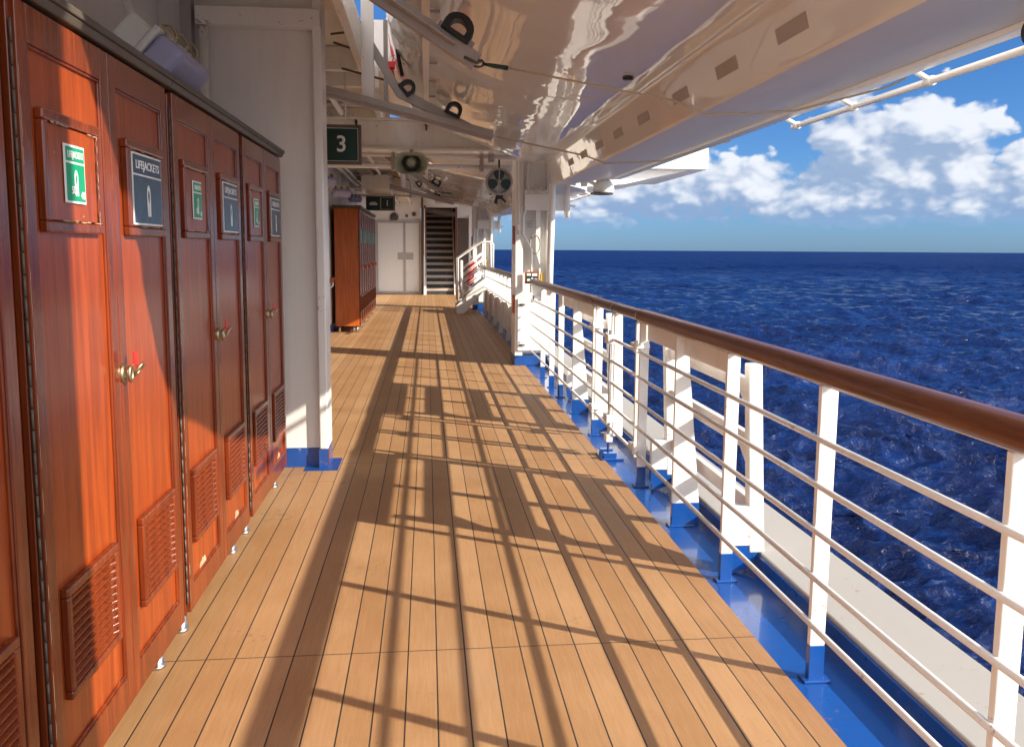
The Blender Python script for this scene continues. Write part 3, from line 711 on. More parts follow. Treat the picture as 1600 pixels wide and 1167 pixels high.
# ================================================================== DAVIT PILLARS
def make_pillar(Y, label):
    t = thing('davit_pillar', (1.42, Y, 0), label, 'pillar', 'white davit pillars along the ship side')
    y = Y
    obj('column', MB().box(1.165, 1.27, y-.16, y+.30, .13, 6.5).box(1.27, 1.60, y+.0, y+.30, .13, 6.5).box(1.59, 1.665, y-.10, y+.30, .13, 6.5), 'white', t, bevel=.008)
    obj('foot', MB().box(1.163, 1.60, y-.17, y+.302, -.002, .129).box(1.60, 1.667, y-.19, y+.302, .1, .129), 'blue', t, bevel=.004)
    obj('lower_box', MB().box(1.275, 1.585, y-.155, y-.001, .17, .93), 'white', t, bevel=.01)
    bx = obj('box_door', MB().box(1.20, 1.56, y-.185, y-.162, .20, .90), 'white', t, bevel=.006)
    obj('hinge', MB().tube([(1.22, y-.20, .82), (1.30, y-.20, .82)], .012, 8).tube([(1.22, y-.20, .28), (1.30, y-.20, .28)], .012, 8).box(1.40, 1.42, y-.2, y-.186, .86, .94), 'dark_trim', bx)
    for z0 in (.70, 1.62): obj('wood_block', MB().box(1.135, 1.164, y-.15, y-.05, z0, z0+.24), 'varnish', t, bevel=.004)
    # pipes on the inboard part
    obj('pipe', MB().tube([(1.32, y-.17, 2.75), (1.32, y-.17, 2.1), (1.27, y-.17, 2.0), (1.27, y-.17, 1.75), (1.30, y-.17, 1.7), (1.38, y-.17, 1.55), (1.38, y-.17, .98)], .017, 10), 'white', t)
    obj('pipe', MB().tube([(1.21, y-.18, 3.2), (1.21, y-.18, 1.75)], .014, 10).box(1.19, 1.23, y-.2, y-.161, 1.8, 1.88), 'white', t)
    obj('big_pipe', MB().tube([(.2, y-.42, 2.72), (1.45, y-.42, 2.72), (1.55, y-.42, 2.70), (1.60, y-.42, 2.64), (1.62, y-.42, 2.5), (1.62, y-.25, 1.35), (1.62, y-.22, .95)], .045, 14), 'white', t)
    obj('cross_plate', MB().box(1.28, 1.86, y-.24, y-.162, 2.06, 2.27), 'white', t, bevel=.006)
    obj('cylinder', MB().tube([(1.84, y-.25, 1.97), (1.84, y-.25, 2.46)], .038, 16).tube([(1.86, y-.25, 2.13), (1.95, y-.25, 2.12)], .012, 8), 'white', t)
    obj('tall_plate', MB().box(1.44, 1.50, y-.14, y-.06, 1.35, 2.15), 'white', t, bevel=.005)
    obj('ring', MB().tube([(1.43+.075*math.cos(a), y-.14, 1.62+.125*math.sin(a)) for a in [2*math.pi*i/24 for i in range(24)]], .006, 6, closed=True).box(1.385, 1.40, y-.15, y-.11, 1.40, 1.70), 'grey_steel', t)
    obj('notice', MB().box(1.325, 1.43, y-.007, y-.0005, 1.83, 1.95), 'letter', t)
    lm = obj('notice_lines', MB(), 'grey_steel', t)
    mb = MB()
    for k in range(5): mb.box(1.335, 1.41-.012*(k % 2), y-.010, y-.0075, 1.85+.019*k, 1.856+.019*k)
    bpy.data.objects.remove(lm); obj('notice_lines', mb, 'grey_steel', t)
    obj('yellow_mark', MB().prism([(1.525, 1.09), (1.565, 1.11), (1.56, 1.24), (1.53, 1.23)], 'Y', y-.062, y-.058).box(1.5, 1.585, y-.057, y-.04, 1.05, 1.3), 'yellow' if 0 else 'white', t)
    obj('yellow_tape', MB().prism([(1.523, 1.09), (1.565, 1.11), (1.56, 1.24), (1.53, 1.23)], 'Y', y-.068, y-.0625), 'yellow', t)
    # muster plate: orange edged, green with white signs
    sg = obj('station_sign', MB().box(1.29, 1.48, y-.215, y-.203, 1.10, 1.26), 'orange', t)
    obj('sign_field', MB().box(1.305, 1.465, y-.219, y-.2155, 1.115, 1.245), 'green_sign', sg)
    mb = MB()
    for (a, b_, c, d) in ((1.315, 1.37, 1.205, 1.235), (1.385, 1.455, 1.20, 1.235), (1.32, 1.36, 1.125, 1.165), (1.375, 1.40, 1.12, 1.18), (1.42, 1.45, 1.13, 1.17)): mb.box(a, b_, y-.222, y-.2195, c, d)
    obj('sign_marks', mb, 'letter', sg)
    mb = MB()
    for i in range(9):
        x = 1.28+i*.035; mb.tube([(x, y-.26+.02*math.sin(i*2.1), 2.29+.02*math.sin(i*3.3)), (x+.025, y-.22, 2.33+.03*math.sin(i*1.7)), (x+.04, y-.25, 2.28)], .012, 6)
    obj('valve_fittings', mb, 'ceil', t)
    obj('junction_box', MB().box(1.33, 1.42, y-.07, y-.001, 2.36, 2.50).box(1.42, 1.47, y-.05, y-.001, 2.40, 2.44), 'white', t, bevel=.006)
    return t
make_pillar(11.20, 'white davit pillar with pipes and a small orange-edged sign, in line with the railing')
make_pillar(21.55, 'far white davit pillar beside the small ship-side stair and red bag')
# this one stands beside the camera, outside the frame; its shadow falls on the lockers
nb = thing('davit_pillar', (1.42, .70, 0), 'white davit pillar standing beside the camera, just outside the picture', 'pillar', 'white davit pillars along the ship side')
obj('column', MB().box(1.165, 1.27, .26, .84, .13, 6.5).box(1.27, 1.60, .76, .84, .13, 6.5).box(1.59, 1.665, .26, .84, .13, 6.5), 'white', nb, bevel=.008)
obj('foot', MB().box(1.163, 1.60, .25, .845, -.002, .129), 'blue', nb)

# floodlight on the pillar arm
lp = thing('floodlight', (2.1, 11.0, 2.3), 'white ship-side floodlight on a short arm reaching out from the davit pillar', 'lamp')
obj('arm', MB().tube([(1.84, 10.95, 2.47), (1.98, 10.95, 2.44), (2.10, 10.95, 2.46)], .016, 8).tube([(1.75, 10.95, 2.44), (1.95, 10.95, 2.40)], .02, 8), 'white', lp)
obj('yoke', MB().bar((2.08, 10.95, 2.47), (2.30, 10.95, 2.36), .06, .045).box(2.02, 2.10, 10.9, 11.0, 2.38, 2.50), 'white', lp, bevel=.008)
obj('housing', MB().lathe((2.32, 10.95, 2.30), (0, 0, 1), [(0, .13), (.04, .145), (.10, .13), (.16, .09), (.19, .04), (.195, 0)], 24), 'white', lp)
obj('lens', MB().lathe((2.30, 10.95, 2.298), (0, 0, -1), [(0, .15), (.02, .15), (.025, .12), (.025, 0)], 24), 'dark_trim', lp)

# ================================================================== SECOND STRETCH OF RAIL, STEP STAIR
bl = thing('bulwark_railing', (RX, 16, 0), 'white plated bulwark with a teak rail beyond the davit pillar', 'railing')
sec = [(.052*math.cos(a), .037*math.sin(a)) for a in [2*math.pi*i/16 for i in range(16)]]
obj('handrail', MB().grid([[(RX+s_[0], y, 1.125+s_[1]) for s_ in sec+[sec[0]]] for y in (11.55, 13, 15, 17, 19, 21.3)]), 'teak_rail', bl)
obj('rail_plate', MB().box(RX-.035, RX+.035, 11.55, 21.3, 1.082, 1.091), 'white', bl)
k = 0; y = 11.9
while y < 21.2:
    obj('post', MB().prism([(RX-.03, .60), (RX+.04, .60), (RX+.03, 1.082), (RX-.03, 1.082)], 'Y', y-.012, y+.012), 'white', bl)
    y += .78
for z in (.66, .92): obj('rail_bar', MB().tube([(RX-.034, 11.6, z), (RX-.034, 21.2, z)], .011, 8), 'white', bl)
obj('plating', MB().prism([(RX+.02, .60), (RX+.035, .60), (RX+.035, .10), (RX+.02, .10)], 'Y', 11.55, 21.3), 'white', bl)
obj('foot_strip', MB().box(RX+.018, RX+.036, 11.55, 21.3, -.002, .10), 'blue', bl)
y = 12.6
while y < 21.2:
    obj('knee', MB().prism([(RX-.06, .13), (RX-.05, .13), (RX-.035, .60), (RX+.019, .60), (RX+.019, .0), (RX-.06, .0)], 'Y', y-.012, y+.012), 'white', bl)
    y += 1.45

ss = thing('side_stair', (1.1, 20.3, 0), 'small white stair with five-bar side rails climbing to the ship side', 'stairs')
for yy in (20.0, 20.75):
    obj('stringer', MB().prism([(.70, -.0), (.88, 0), (1.50, .72), (1.50, .98), (.70, .20)], 'Y', yy, yy+.04), 'white', ss, bevel=.004)
    obj('side_rail', MB().tube([(.74, yy+.02, .30), (.74, yy+.02, 1.33), (1.30, yy+.02, 1.72), (1.55, yy+.02, 1.72), (1.58, yy+.02, 1.66), (1.58, yy+.02, 1.10)], .024, 10)
        .tube([(.84, yy+.02, .36), (.84, yy+.02, 1.28)], .016, 8).tube([(1.38, yy+.02, .75), (1.38, yy+.02, 1.70)], .022, 8)
        .tube([(.74, yy+.02, .30), (.84, yy+.02, .36)], .02, 8), 'white', ss)
    mb = MB()
    for q_ in range(5): z = .42+q_*.16; mb.tube([(.84, yy+.02, z), (1.38, yy+.02, z+.42)], .013, 8)
    obj('rail_bars', mb, 'white', ss)
for q_ in range(4): obj('tread', MB().box(.74+q_*.2, .96+q_*.2, 20.041, 20.749, .17+q_*.22, .20+q_*.22), 'blue', ss)
rbg = thing('red_bag', (1.0, 21.0, .4), 'red rescue bag hanging on the bars of the small white side stair', 'bag')
obj('bag_body', MB().lathe((1.05, 20.95, .62), (.12, 0, 1), [(0, .0), (.02, .07), (.2, .09), (.45, .085), (.62, .06), (.7, .03), (.71, 0)], 18), 'red', rbg)
obj('strap', MB().tube([(1.12, 20.9, 1.38), (1.10, 20.86, 1.50), (1.15, 20.82, 1.56)], .012, 8), 'black', rbg)

# ================================================================== LIFEBOATS
def make_boat(Y0, label):
    t = thing('lifeboat', (1.2, Y0+4.5, 2.3), label, 'lifeboat', 'white lifeboats hanging over the promenade deck')
    prof = [(-.40, 4.6), (-.37, 3.9), (-.33, 3.45), (-.25, 3.15), (-.13, 2.94), (.03, 2.82), (.22, 2.74), (.42, 2.68), (.65, 2.63), (.88, 2.59), (1.08, 2.555), (1.20, 2.54), (1.28, 2.548), (1.34, 2.565), (1.40, 2.575), (1.415, 2.56), (1.485, 2.315), (1.50, 2.30)]
    under = [(1.50, 2.30), (1.75, 2.345), (2.0, 2.40), (2.25, 2.455), (2.45, 2.50)]
    outer = [(2.45, 2.498), (2.46, 2.478), (2.61, 2.50), (2.62, 2.53), (2.62, 2.62), (2.50, 2.75), (2.62, 3.6), (2.60, 4.6)]
    ys = [Y0+v for v in (.0, .12, .3, .6, .95, 1.35, 1.8, 2.3, 2.8, 3.4, 4.0, 4.6, 5.2, 5.8, 6.2, 6.6, 6.9, 7.1, 7.3, 7.42, 7.5)]
    L = 7.5
    def pt(p, y):
        u_ = (y-Y0)/L; x, z = p
        # near end: the outboard side curves in, the bottom lifts
        s = y-Y0
        xm = 1.50+1.12*min(1, max(0, (s+.1)/1.75))**.6
        if x > 1.5: x = 1.5+(x-1.5)*(xm-1.5)/1.12
        z += .55*max(0, 1-s/.45)**2*(1 if z < 3 else .0)
        # far end slants: the outboard side reaches further forward
        yy = Y0+s*1.0
        if s > 4: yy = Y0+4+(s-4)*(1+.42*max(0, x-.35)/1.15*1.0 if x < 1.5 else 1.42+.28*(x-1.5)/.95*1.3)
        # rounded nose of the sponson
        e = max(0, (s-7.1)/.4)
        if x > 1.3 and z < 2.6: z += .10*e*e; x += .03*e*e
        else: z += .06*e*e
        return (x, yy, z)
    h = obj('hull', MB().grid([[pt(p, y) for p in prof] for y in ys]), 'gelcoat', t)
    for m_ in (): pass
    obj('sponson_underside', MB().grid([[pt((x_, z_-.0), y) for (x_, z_) in under] for y in ys]), 'gelcoat_matt', t)
    obj('fender_strip', MB().grid([[pt(p, y) for p in outer] for y in ys], smooth=False), 'white', t)
    for yy, fl in ((ys[0], 0), (ys[-1], 1)):
        loop = [pt(p, yy) for p in prof+under[1:]+outer[1:]]
        obj('end_plate', MB().add(loop, [tuple(range(len(loop)))]), 'gelcoat_matt', t)
    # enclosed canopy above
    cp = [(-.40, 4.6), (-.32, 5.2), (.1, 5.7), (1.1, 5.85), (2.1, 5.7), (2.5, 5.2), (2.60, 4.6)]
    k = len(cp)
    obj('canopy', MB().grid([[pt(p, y) for p in cp] for y in ys]).add([pt(p, ys[0]) for p in cp], [tuple(range(k))]).add([pt(p, ys[-1]) for p in cp], [tuple(reversed(range(k)))]), 'orange', t)
    # moulded strake on the inboard side with small steps
    so_ = obj('strake', MB().grid([[(.0+a, y, 2.825+b_) for a, b_ in ((-.022, .02), (-.022, -.014), (.022, -.024), (.022, .0))] for y in [Y0+.3+.35*i for i in range(19)]], smooth=False), 'gelcoat_matt', t)
    for i in range(9): yy = Y0+1.2+i*.62; obj('strake_step', MB().box(.022, .075, yy, yy+.02, 2.785, 2.80), 'grey_steel', so_)
    # vents on the inner face of the sponson
    for yv in (3.306, 4.035, 4.776, 5.60, 6.35, 7.05, 7.75, 8.45):
        yv = yv-1.5
        mb = MB(); z0, z1 = 2.40, 2.46
        fx = lambda z: 1.415+(2.56-z)/(2.56-2.315)*.07-.003
        mb.prism([(fx(z0), z0), (fx(z1), z1), (fx(z1)+.012, z1), (fx(z0)+.012, z0)], 'Y', Y0+yv-.14, Y0+yv+.14)
        obj('vent', mb, 'vent_grey', t)
    obj('drain_plug', MB().lathe((1.16, Y0+3.35, 2.54), (0, 0, -1), [(0, .032), (.012, .03), (.014, 0)], 16), 'black', t)
    # outboard grab rail on brackets
    ya, yb = Y0+1.0, Y0+4.6
    gr_ = obj('grab_rail', MB().tube([(2.72, ya, 2.47), (2.72, yb, 2.47)], .02, 10), 'white', t)
    y = ya+.25
    while y < yb: obj('rail_bracket', MB().tube([(2.72, y, 2.475), (2.61, y, 2.53)], .016, 8).tube([(2.72, y-.03, 2.47), (2.72, y+.03, 2.47)], .027, 10), 'white', gr_); y += .82
    return t
make_boat(1.50, 'white lifeboat hanging nearest, its glossy hull filling the top of the view')
make_boat(11.85, 'white lifeboat hanging further forward beyond the davit pillar')
sk = obj('rubber_skate', MB().lathe((2.43, 3.06, 2.40), (0, 1, .2), [(0, 0), (0, .05), (.02, .065), (.16, .065), (.18, .05), (.18, 0)], 20), 'black')
tag(sk, 'black rubber fender hanging under the lifeboat at the top right corner', 'fender')

# ------------------------------------------------------------------ davit frames with rubber D fenders and lashings
def dfender(parent, p, q, size):
    """rubber D-shaped loop standing on the arm between p and q"""
    p, q = Vector(p), Vector(q); d = (q-p).normalized(); up = Vector((0, 1, 0)).cross(d); up = -up if up.z < 0 else up
    w = (q-p).length/2; c = (p+q)/2
    def prof(r, base):
        pts = [(-w*r, base), ]
        pts = [(-w*r, base)]+[(w*r*math.cos(R_(a)), size*.45+size*.55*r*math.sin(R_(a))) for a in range(180, -1, -20)]+[(w*r, base)]
        return pts
    o_, i_ = prof(1, 0), prof(.56, size*.22)
    n_ = len(o_); mb = MB(); W_ = .11
    def P(a, y_): return tuple(c+d*a[0]+up*a[1]+Vector((0, y_, 0)))
    vs = [P(a, -W_/2) for a in o_]+[P(a, -W_/2) for a in i_]+[P(a, W_/2) for a in o_]+[P(a, W_/2) for a in i_]
    fs = []
    for i in range(n_):
        j = (i+1) % n_
        fs += [(i, j, n_+j, n_+i), (2*n_+j, 2*n_+i, 3*n_+i, 3*n_+j), (j, i, 2*n_+i, 2*n_+j), (n_+i, n_+j, 3*n_+j, 3*n_+i)]
    mb.add(vs, fs)
    return obj('rubber_fender', mb, 'black', parent, bevel=.006)
def pull(t, k):
    """rebuild the frame's parts k times as large and as far from the eye height line"""
    for c_ in kids(t):
        for v in c_.data.vertices:
            w_ = v.co+ORG[c_.name]; v.co = Vector((w_.x*k, w_.y, H+(w_.z-H)*k))-ORG[c_.name]
        for g_ in kids(c_):
            for v in g_.data.vertices:
                w_ = v.co+ORG[g_.name]; v.co = Vector((w_.x*k, w_.y, H+(w_.z-H)*k))-ORG[g_.name]
        c_.location.y -= PULLD
    return t
PULLD = 0
def arm_a(Y, label):
    t = thing('cradle_arm', (0, Y, 2.6), label, 'davit arm', 'grey cradle arms under the lifeboats')
    p = Vector((-.70, Y, 3.16)); q_ = Vector((.27, Y, 2.545))
    obj('beam', MB().bar(p, q_, .09, .055, (0, 1, 0)).bar(p+Vector((0, -.05, .0)), q_+Vector((-.12, -.05, .076)), .012, .10, (0, 1, 0)), 'grey_steel', t, bevel=.004)
    obj('base_plate', MB().bar((.05, Y, 2.715), (.235, Y, 2.60), .10, .02, (0, 1, 0)), 'grey_steel', t)
    dfender(t, (.075, Y, 2.715), (.215, Y, 2.625), .125)
    sh = obj('shackle', MB().tube([(.28+.03*math.cos(a), Y, 2.54+.018*math.sin(a)) for a in [2*math.pi*i/16 for i in range(16)]], .006, 8, closed=True)
        .tube([(.20, Y-.05, 2.56), (.27, Y-.05, 2.53), (.30, Y-.05, 2.545)], .008, 8), 'dark_trim', t)
    obj('hook', MB().tube([(.30, Y, 2.54), (.36, Y, 2.53), (.44, Y, 2.52)], [.007, .012, .014], 8), 'green_sign', t)
    obj('lashing_rope', MB().tube([(.44, Y, 2.52), (.9, Y-.02, 2.44), (1.35, Y-.05, 2.36), (1.52, Y-.08, 2.285), (2.0, Y-.12, 2.31), (2.50, Y-.16, 2.44), (2.60, Y-.16, 2.49)], .006, 8), 'rope', t)
    return t
def frame_b(Y, label):
    t = thing('boat_davit', (-.3, Y, 2.8), label, 'davit frame', 'grey davit frames with a pair of rubber fenders')
    obj('lower_beam', MB().bar((-1.45, Y, 2.98), (.56, Y, 2.49), .06, .055, (0, 1, 0)).bar((-1.45, Y, 3.005), (.56, Y, 2.52), .05, .14, (0, 1, 0)), 'grey_steel', t, bevel=.004)
    obj('upper_arm', MB().bar((-.72, Y, 3.65), (-.215, Y, 2.83), .07, .045, (0, 1, 0)).bar((-.225, Y, 2.845), (.40, Y, 2.545), .08, .05, (0, 1, 0)), 'grey_steel', t, bevel=.004)
    obj('strut', MB().box(-.53, -.43, Y-.04, Y+.04, 2.79, 3.65), 'white', t)
    obj('strut', MB().box(-.35, -.315, Y-.02, Y+.02, 2.74, 3.42).box(-.0, .03, Y-.03, Y+.03, 2.64, 2.74), 'grey_steel', t)
    obj('rod', MB().tube([(-.78, Y, 3.30), (-.5, Y, 3.34)], .010, 8).tube([(-.76, Y+.02, 3.24), (-.5, Y+.02, 3.16)], .010, 8).tube([(-.70, Y+.05, 3.04), (-.2, Y+.05, 2.92)], .010, 8), 'brown_frame', t)
    dfender(t, (-.235, Y, 2.90), (-.155, Y, 2.80), .12)
    dfender(t, (.15, Y, 2.69), (.275, Y, 2.635), .12)
    obj('hook', MB().tube([(.40, Y, 2.54), (.46, Y, 2.53), (.60, Y, 2.50)], [.01, .018, .01], 8), 'steel', t)
    obj('lashing_rope', MB().tube([(.58, Y, 2.50), (1.0, Y-.02, 2.42), (1.35, Y-.05, 2.35), (1.52, Y-.08, 2.285), (2.0, Y-.10, 2.31), (2.6, Y-.12, 2.49)], .007, 8), 'rope', t)
    obj('cable', MB().tube([(-.22, Y+.1, 3.6), (-.24, Y+.1, 3.2), (-.2, Y+.1, 3.0)], .016, 8).tube([(-.17, Y+.12, 3.6), (-.18, Y+.12, 3.1)], .012, 8), 'black', t)
    return t
PULLD = .35
pull(arm_a(4.6, 'grey sloping cradle arm with one big black rubber fender, nearest overhead'), 4.25/4.6)
PULLD = .40
pull(frame_b(7.2, 'grey davit frame with struts and two small rubber fenders, above the 3 sign'), 6.8/7.2)
arm_a(14.95, 'far grey cradle arm under the second lifeboat, above the double door')
frame_b(17.55, 'far grey davit frame under the second lifeboat')

# winch parts glimpsed above the ceiling edge
wn_ = thing('davit_winch', (-.9, 11, 3.36), 'white winch housing with red hose seen in the gap above the ceiling edge', 'winch')
obj('housing', MB().box(-1.15, -.40, 10.7, 11.3, 3.37, 4.35).lathe((-.42, 10.95, 3.85), (1, 0, 0), [(0, .3), (.08, .3), (.08, 0)], 24), 'white', wn_, bevel=.04)
obj('housing_door', MB().box(-1.05, -.75, 10.68, 10.698, 3.5, 4.1), 'grey_steel', wn_, bevel=.005)
obj('red_hose', MB().tube([(-.34, 8.35, 3.6), (-.31, 8.35, 3.4), (-.33, 8.35, 3.25), (-.30, 8.35, 3.1), (-.24, 8.35, 3.0)], .022, 10).box(-.40, -.30, 8.3, 8.4, 3.28, 3.33), 'red', wn_)
obj('hose_bracket', MB().box(-.42, -.28, 8.33, 8.37, 3.34, 3.38), 'white', wn_)

# ================================================================== CROSS BEAMS AND PIPES
def cross_beam(Y, label, dz=0):
    t = thing('cross_beam', (0, Y, 2.8), label, 'beam', 'white beams crossing the deck to the davit pillars')
    b = obj('web', MB().box(-1.76, .88, Y, Y+.08, 2.66, 2.95), 'ceil', t)
    obj('flange', MB().box(-1.76, 1.16, Y-.06, Y+.14, 2.63, 2.658).box(-1.76, .88, Y-.07, Y+.15, 2.952, 2.98), 'ceil', t, bevel=.003)
    obj('end_box', MB().box(.88, 1.30, Y-.08, Y+.3, 2.66, 3.1), 'white', t, bevel=.01)
    for x in (-.78, -.02, .62): obj('bracket', MB().prism([(x, 2.95), (x+.03, 2.95), (x+.03, 2.86), (x+.015, 2.84)], 'Y', Y-.06, Y).box(x+.002, x+.028, Y-.06, Y-.002, 2.84, 2.95), 'ceil', t)
    obj('pipe', MB().tube([(-1.7, Y+.35, 2.62), (1.1, Y+.35, 2.62)], .022, 10), 'white', t)
    obj('pipe', MB().tube([(-1.7, Y+.40, 2.50), (1.0, Y+.40, 2.50)], .03, 10), 'white', t)
    obj('clamps', MB().box(.62, .66, Y+.30, Y+.45, 2.45, 2.66).box(.72, .78, Y+.3, Y+.4, 2.56, 2.66).box(-.4, -.36, Y+.30, Y+.45, 2.45, 2.66), 'grey_steel', t)
    if dz:
        for c_ in kids(t): c_.location.z = dz
    return t
cross_beam(9.5, 'near white cross beam with pipes running under it to the davit pillar')
cross_beam(19.85, 'far white cross beam with pipes between the two davit pillars', .30)
kn = obj('ceiling_duct', MB().box(-1.3, -.75, 17.0, 18.4, 2.72, 3.02), 'ceil', bevel=.02)
tag(kn, 'boxy off-white duct hanging below the ceiling above the far lockers', 'duct')

# ================================================================== SIGNS, HORN, FAN, LAMPS
def sign(c, w, h, digit, left, label, div):
    """c: top right corner"""
    x1, Y, z1 = c; x0, z0 = x1-w, z1-h
    t = thing('muster_sign', (x1-w/2, Y, z0), label, 'sign', 'dark green muster station signs')
    obj('frame', ring_frame_y(x0, x1, Y-.02, Y+.02, z0, z1, .022), 'brown_frame', t, bevel=.003)
    obj('board', MB().box(x0+.022, x1-.022, Y-.012, Y+.012, z0+.022, z1-.022), 'green_sign', t)
    b_ = .006
    mb = ring_frame_y(div+.004, x1-.03, Y-.0145, Y-.0122, z0+.03, z1-.03, .004)
    mb.box(div-.008, div-.003, Y-.0145, Y-.0122, z0+.024, z1-.024)
    obj('inner_line', mb, 'letter', t)
    cx = (div+x1-.022)/2
    obj('numeral', text_mb(digit, h*.40, lambda u, v, q_: (cx+u, Y-.013-q_, (z0+z1)/2+v), 1, .002), 'letter', t)
    if left:
        cl = (x0+div)/2; s_ = h*.30; zc = (z0+z1)/2
        hull = MB().prism([(cl-s_, zc), (cl-s_*.8, zc-s_*.4), (cl+s_*.8, zc-s_*.4), (cl+s_, zc)], 'Y', Y-.015, Y-.0125)
        hull.prism([(cl-s_*.75, zc+.01), (cl+s_*.75, zc+.01), (cl+s_*.6, zc+s_*.3), (cl-s_*.6, zc+s_*.3)], 'Y', Y-.015, Y-.0125)
        obj('boat_symbol', hull, 'letter', t)
    obj('hanger', MB().tube([(x0+w*.2, Y, z1), (x0+w*.2, Y, z1+.5)], .008, 6).tube([(x0+w*.8, Y, z1), (x0+w*.8, Y, z1+.5)], .008, 6), 'white', t)
def ring_frame_y(x0, x1, y0, y1, z0, z1, w):
    return MB().box(x0, x1, y0, y1, z1-w, z1).box(x0, x1, y0, y1, z0, z0+w).box(x0, x0+w, y0, y1, z0+w, z1-w).box(x1-w, x1, y0, y1, z0+w, z1-w)
sign((-.600, 8.0, 2.686), .72, .362, '3', True, 'dark green framed sign with a big white 3, hanging beside the partition', -.945)
a = at(617, 307, Y=19.3)
sign((a.x, 19.3, a.z), .65, .325, '1', True, 'small dark green sign with a boat and a white 1 near the double door', a.x-.32)

hn = thing('horn_speaker', (-.17, 10, 2.5), 'olive grey horn loudspeaker hanging from the near cross beam', 'loudspeaker')
def rrect(w, h, r, n=5):
    pts = []
    for cx_, cz_, a0 in ((w-r, h-r, 0), (-w+r, h-r, 90), (-w+r, -h+r, 180), (w-r, -h+r, 270)):
        for i in range(n+1): a_ = R_(a0+90*i/n); pts.append((cx_+r*math.cos(a_), cz_+r*math.sin(a_)))
    return pts
rows = []
hc = (-.172, 2.49)
for (y, w_, h_, r_) in ((9.98, .185, .122, .11), (9.97, .19, .128, .115), (9.975, .178, .116, .105), (10.05, .15, .10, .095), (10.10, .105, .085, .082), (10.2, .08, .075, .072), (10.22, .04, .04, .039)):
    rows.append([(hc[0]+p[0], y, hc[1]+p[1]) for p in rrect(w_, h_, r_)]+[(hc[0]+rrect(w_, h_, r_)[0][0], y, hc[1]+rrect(w_, h_, r_)[0][1])])
obj('horn', MB().grid(rows), 'horn', hn)
rows = [[(hc[0]+p[0], y, hc[1]+p[1]) for p in rrect(w_, h_, r_)+[rrect(w_, h_, r_)[0]]] for (y, w_, h_, r_) in ((9.98, .188, .125, .112), (10.1, .14, .10, .095), (10.25, .10, .09, .085))]
obj('horn_back', MB().grid(rows, flip=True), 'horn', hn)
obj('throat', MB().lathe((hc[0], 10.06, hc[1]+.02), (0, -1, 0), [(-.02, .098), (0.0, .098), (-.01, .062)], 24), 'black', hn)
obj('centre_cone', MB().lathe((hc[0], 10.1, hc[1]+.02), (0, -1, 0), [(0, .06), (.04, .055), (.06, .03), (.07, .012), (.072, 0)], 20), 'horn', hn)
obj('bracket', MB().box(hc[0]-.02, hc[0]+.02, 10.05, 10.09, 2.60, 2.66).tube([(hc[0]-.1, 10.08, 2.6), (hc[0]+.1, 10.08, 2.6)], .012, 8), 'horn', hn)

for c_ in kids(hn): c_.scale = (.95, .95, .95); c_.location = Vector((0, -.62, 0))
hn.location += Vector((.005, 0, -.01))

fn_ = thing('ventilator_fan', (.894, 10.45, 2.38), 'round grey caged fan with three dark blades hanging left of the pillar', 'fan')
obj('ring', MB().lathe((.894, 10.45, 2.38), (0, 1, 0), [(-.03, .150), (-.035, .165), (-.03, .176), (.05, .176), (.05, .155), (-.03, .150)], 36), 'grey_steel', fn_)
for k in range(3):
    a0 = R_((88, 198, 342)[k]); mb = MB(); pts = []
    for i in range(14):
        a_ = 2*math.pi*i/14; u, v = .084+.066*math.cos(a_), .064*math.sin(a_)*(1+.25*math.cos(a_))
        pts.append((.894+u*math.cos(a0)-v*math.sin(a0), 2.38+u*math.sin(a0)+v*math.cos(a0)))
    mb.prism(pts, 'Y', 10.455, 10.462); obj('blade', mb, 'green_sign', fn_)
obj('hub', MB().lathe((.894, 10.45, 2.38), (0, -1, 0), [(0, .03), (.03, .025), (.03, 0)], 16).box(.887, .901, 10.41, 10.42, 2.21, 2.55), 'grey_steel', fn_)
obj('back_disc', MB().lathe((.894, 10.49, 2.38), (0, -1, 0), [(0, .154), (.002, .154), (.002, 0)], 32), 'letter', fn_)
obj('mount', MB().box(.85, .94, 10.40, 10.46, 2.16, 2.205).tube([(.86, 10.43, 2.17), (.85, 10.43, 2.10)], .02, 8).tube([(.93, 10.43, 2.17), (.98, 10.43, 2.12)], .014, 8).tube([(.894, 10.45, 2.55), (.894, 10.45, 2.66)], .012, 8), 'black', fn_)

fn_.scale = (.9, .9, .9); fn_.location.y -= .72; fn_.location.x -= .06; fn_.location.z -= .055

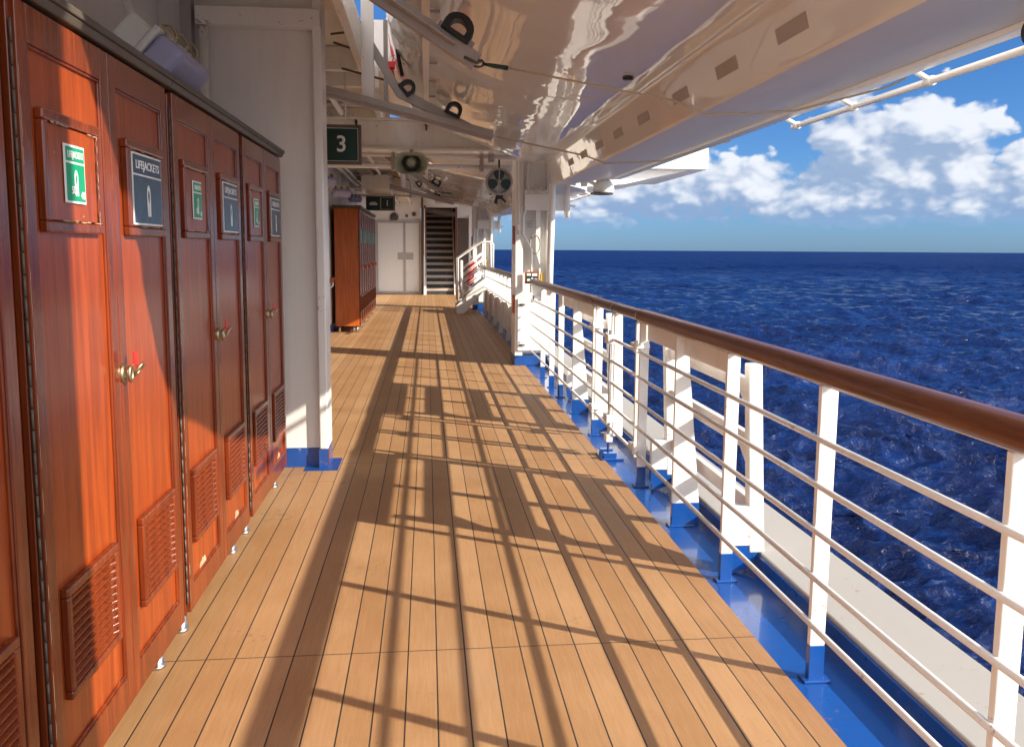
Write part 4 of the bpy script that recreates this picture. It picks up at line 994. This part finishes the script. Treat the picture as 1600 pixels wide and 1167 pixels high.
def wall_lamp(c, sc, yaw, label, tilt=35):
    """box floodlight: white body, lavender lens cap held by clips"""
    t = thing('wall_lamp', c, label, 'lamp', 'white clip-on deck lamps on the side wall')
    cx_, cy_, cz_ = c; ca, sa = math.cos(R_(yaw)), math.sin(R_(yaw)); ct, s_t = math.cos(R_(tilt)), math.sin(R_(tilt))
    def P(u, v, w_):   # u along lamp, v out, w up -> tilt about u, then yaw
        v2, w2 = v*ct+w_*s_t, -v*s_t+w_*ct
        return (cx_+sc*(v2*ca-u*sa), cy_+sc*(v2*sa+u*ca), cz_+sc*w2)
    def bx(mb, a): 
        m_ = MB().box(*a); mb.add([P(y_, x_, z_) for (x_, y_, z_) in m_.v], m_.f); return mb
    obj('body', bx(MB(), (-.16, -.0, -.30, .30, -.10, .10)), 'white', t, bevel=.03*sc, seg=3)
    obj('rim', bx(MB(), (.001, .04, -.33, .33, -.13, .13)), 'white', t, bevel=.01*sc)
    obj('lens', bx(MB(), (.041, .22, -.32, .32, -.12, .12)), 'lavender', t, bevel=.045*sc, seg=4)
    for u in (-.22, 0, .22):
        mb = bx(MB(), (.0, .10, u-.03, u+.03, .128, .15)); mb.tube([P(u-.02, -.0, .14), P(u-.02, .03, .18), P(u+.02, .06, .17), P(u+.02, .10, .14)], .008*sc, 6)
        obj('clip', mb, 'brass', t)
    obj('arm', MB().tube([P(0, -.15, 0), P(0, -.34, .12)], .03*sc, 8), 'white', t)
wall_lamp((-1.36, 4.55, 2.53), .85, 0, 'white lamp with lavender lens showing above the near lockers', 42)
wall_lamp((-1.50, 12.4, 2.55), .55, -50, 'white wall lamp nearest the partition, under the 3 sign', 40)
wall_lamp((-1.48, 14.6, 2.53), .55, -50, 'white wall lamp just above the near corner of the tall far locker', 40)
wall_lamp((-1.5, 17.8, 2.60), .45, -50, 'small white wall lamp above the far lockers, left of the 1 sign', 40)

# handrail and notice on the side wall
wr = thing('wall_handrail', (-1.66, 11, .95), 'varnished wooden handrail on white brackets along the side wall', 'handrail')
obj('rail', MB().bar((-1.66, 6.3, 1.0), (-1.66, 15.3, 1.0), .045, .075), 'varnish', wr, bevel=.012)
y = 7.0
while y < 15.4: obj('bracket', MB().tube([(-1.75, y, .86), (-1.70, y, .86), (-1.665, y, .89), (-1.66, y, .96)], .014, 8), 'white', wr); y += 1.15
nt = thing('notice_board', (-1.74, 13.4, 1.3), 'grey framed notice on the side wall above the wooden handrail', 'notice')
obj('frame', ring_frame(-1.76, -1.735, 12.9, 14.2, 1.35, 1.85, .03), 'brown_frame', nt)
obj('sheet', MB().box(-1.76, -1.745, 12.93, 14.17, 1.38, 1.82), 'door_white', nt)

# far platform beyond the boats
wg = thing('bridge_wing', (7, 25, 4.2), 'white overhanging bridge wing far beyond the lifeboat against the sky', 'platform')
obj('front', MB().box(1.5, 8.52, 25, 31, 4.0, 4.92), 'white', wg, bevel=.02)
obj('brace', MB().prism([(1.5, 4.0), (8.0, 3.995), (6.0, 3.55), (1.5, 3.2)], 'Y', 25.3, 30.5), 'wall', wg)

SC.cycles.max_bounces = 10; SC.cycles.diffuse_bounces = 5; SC.cycles.glossy_bounces = 4
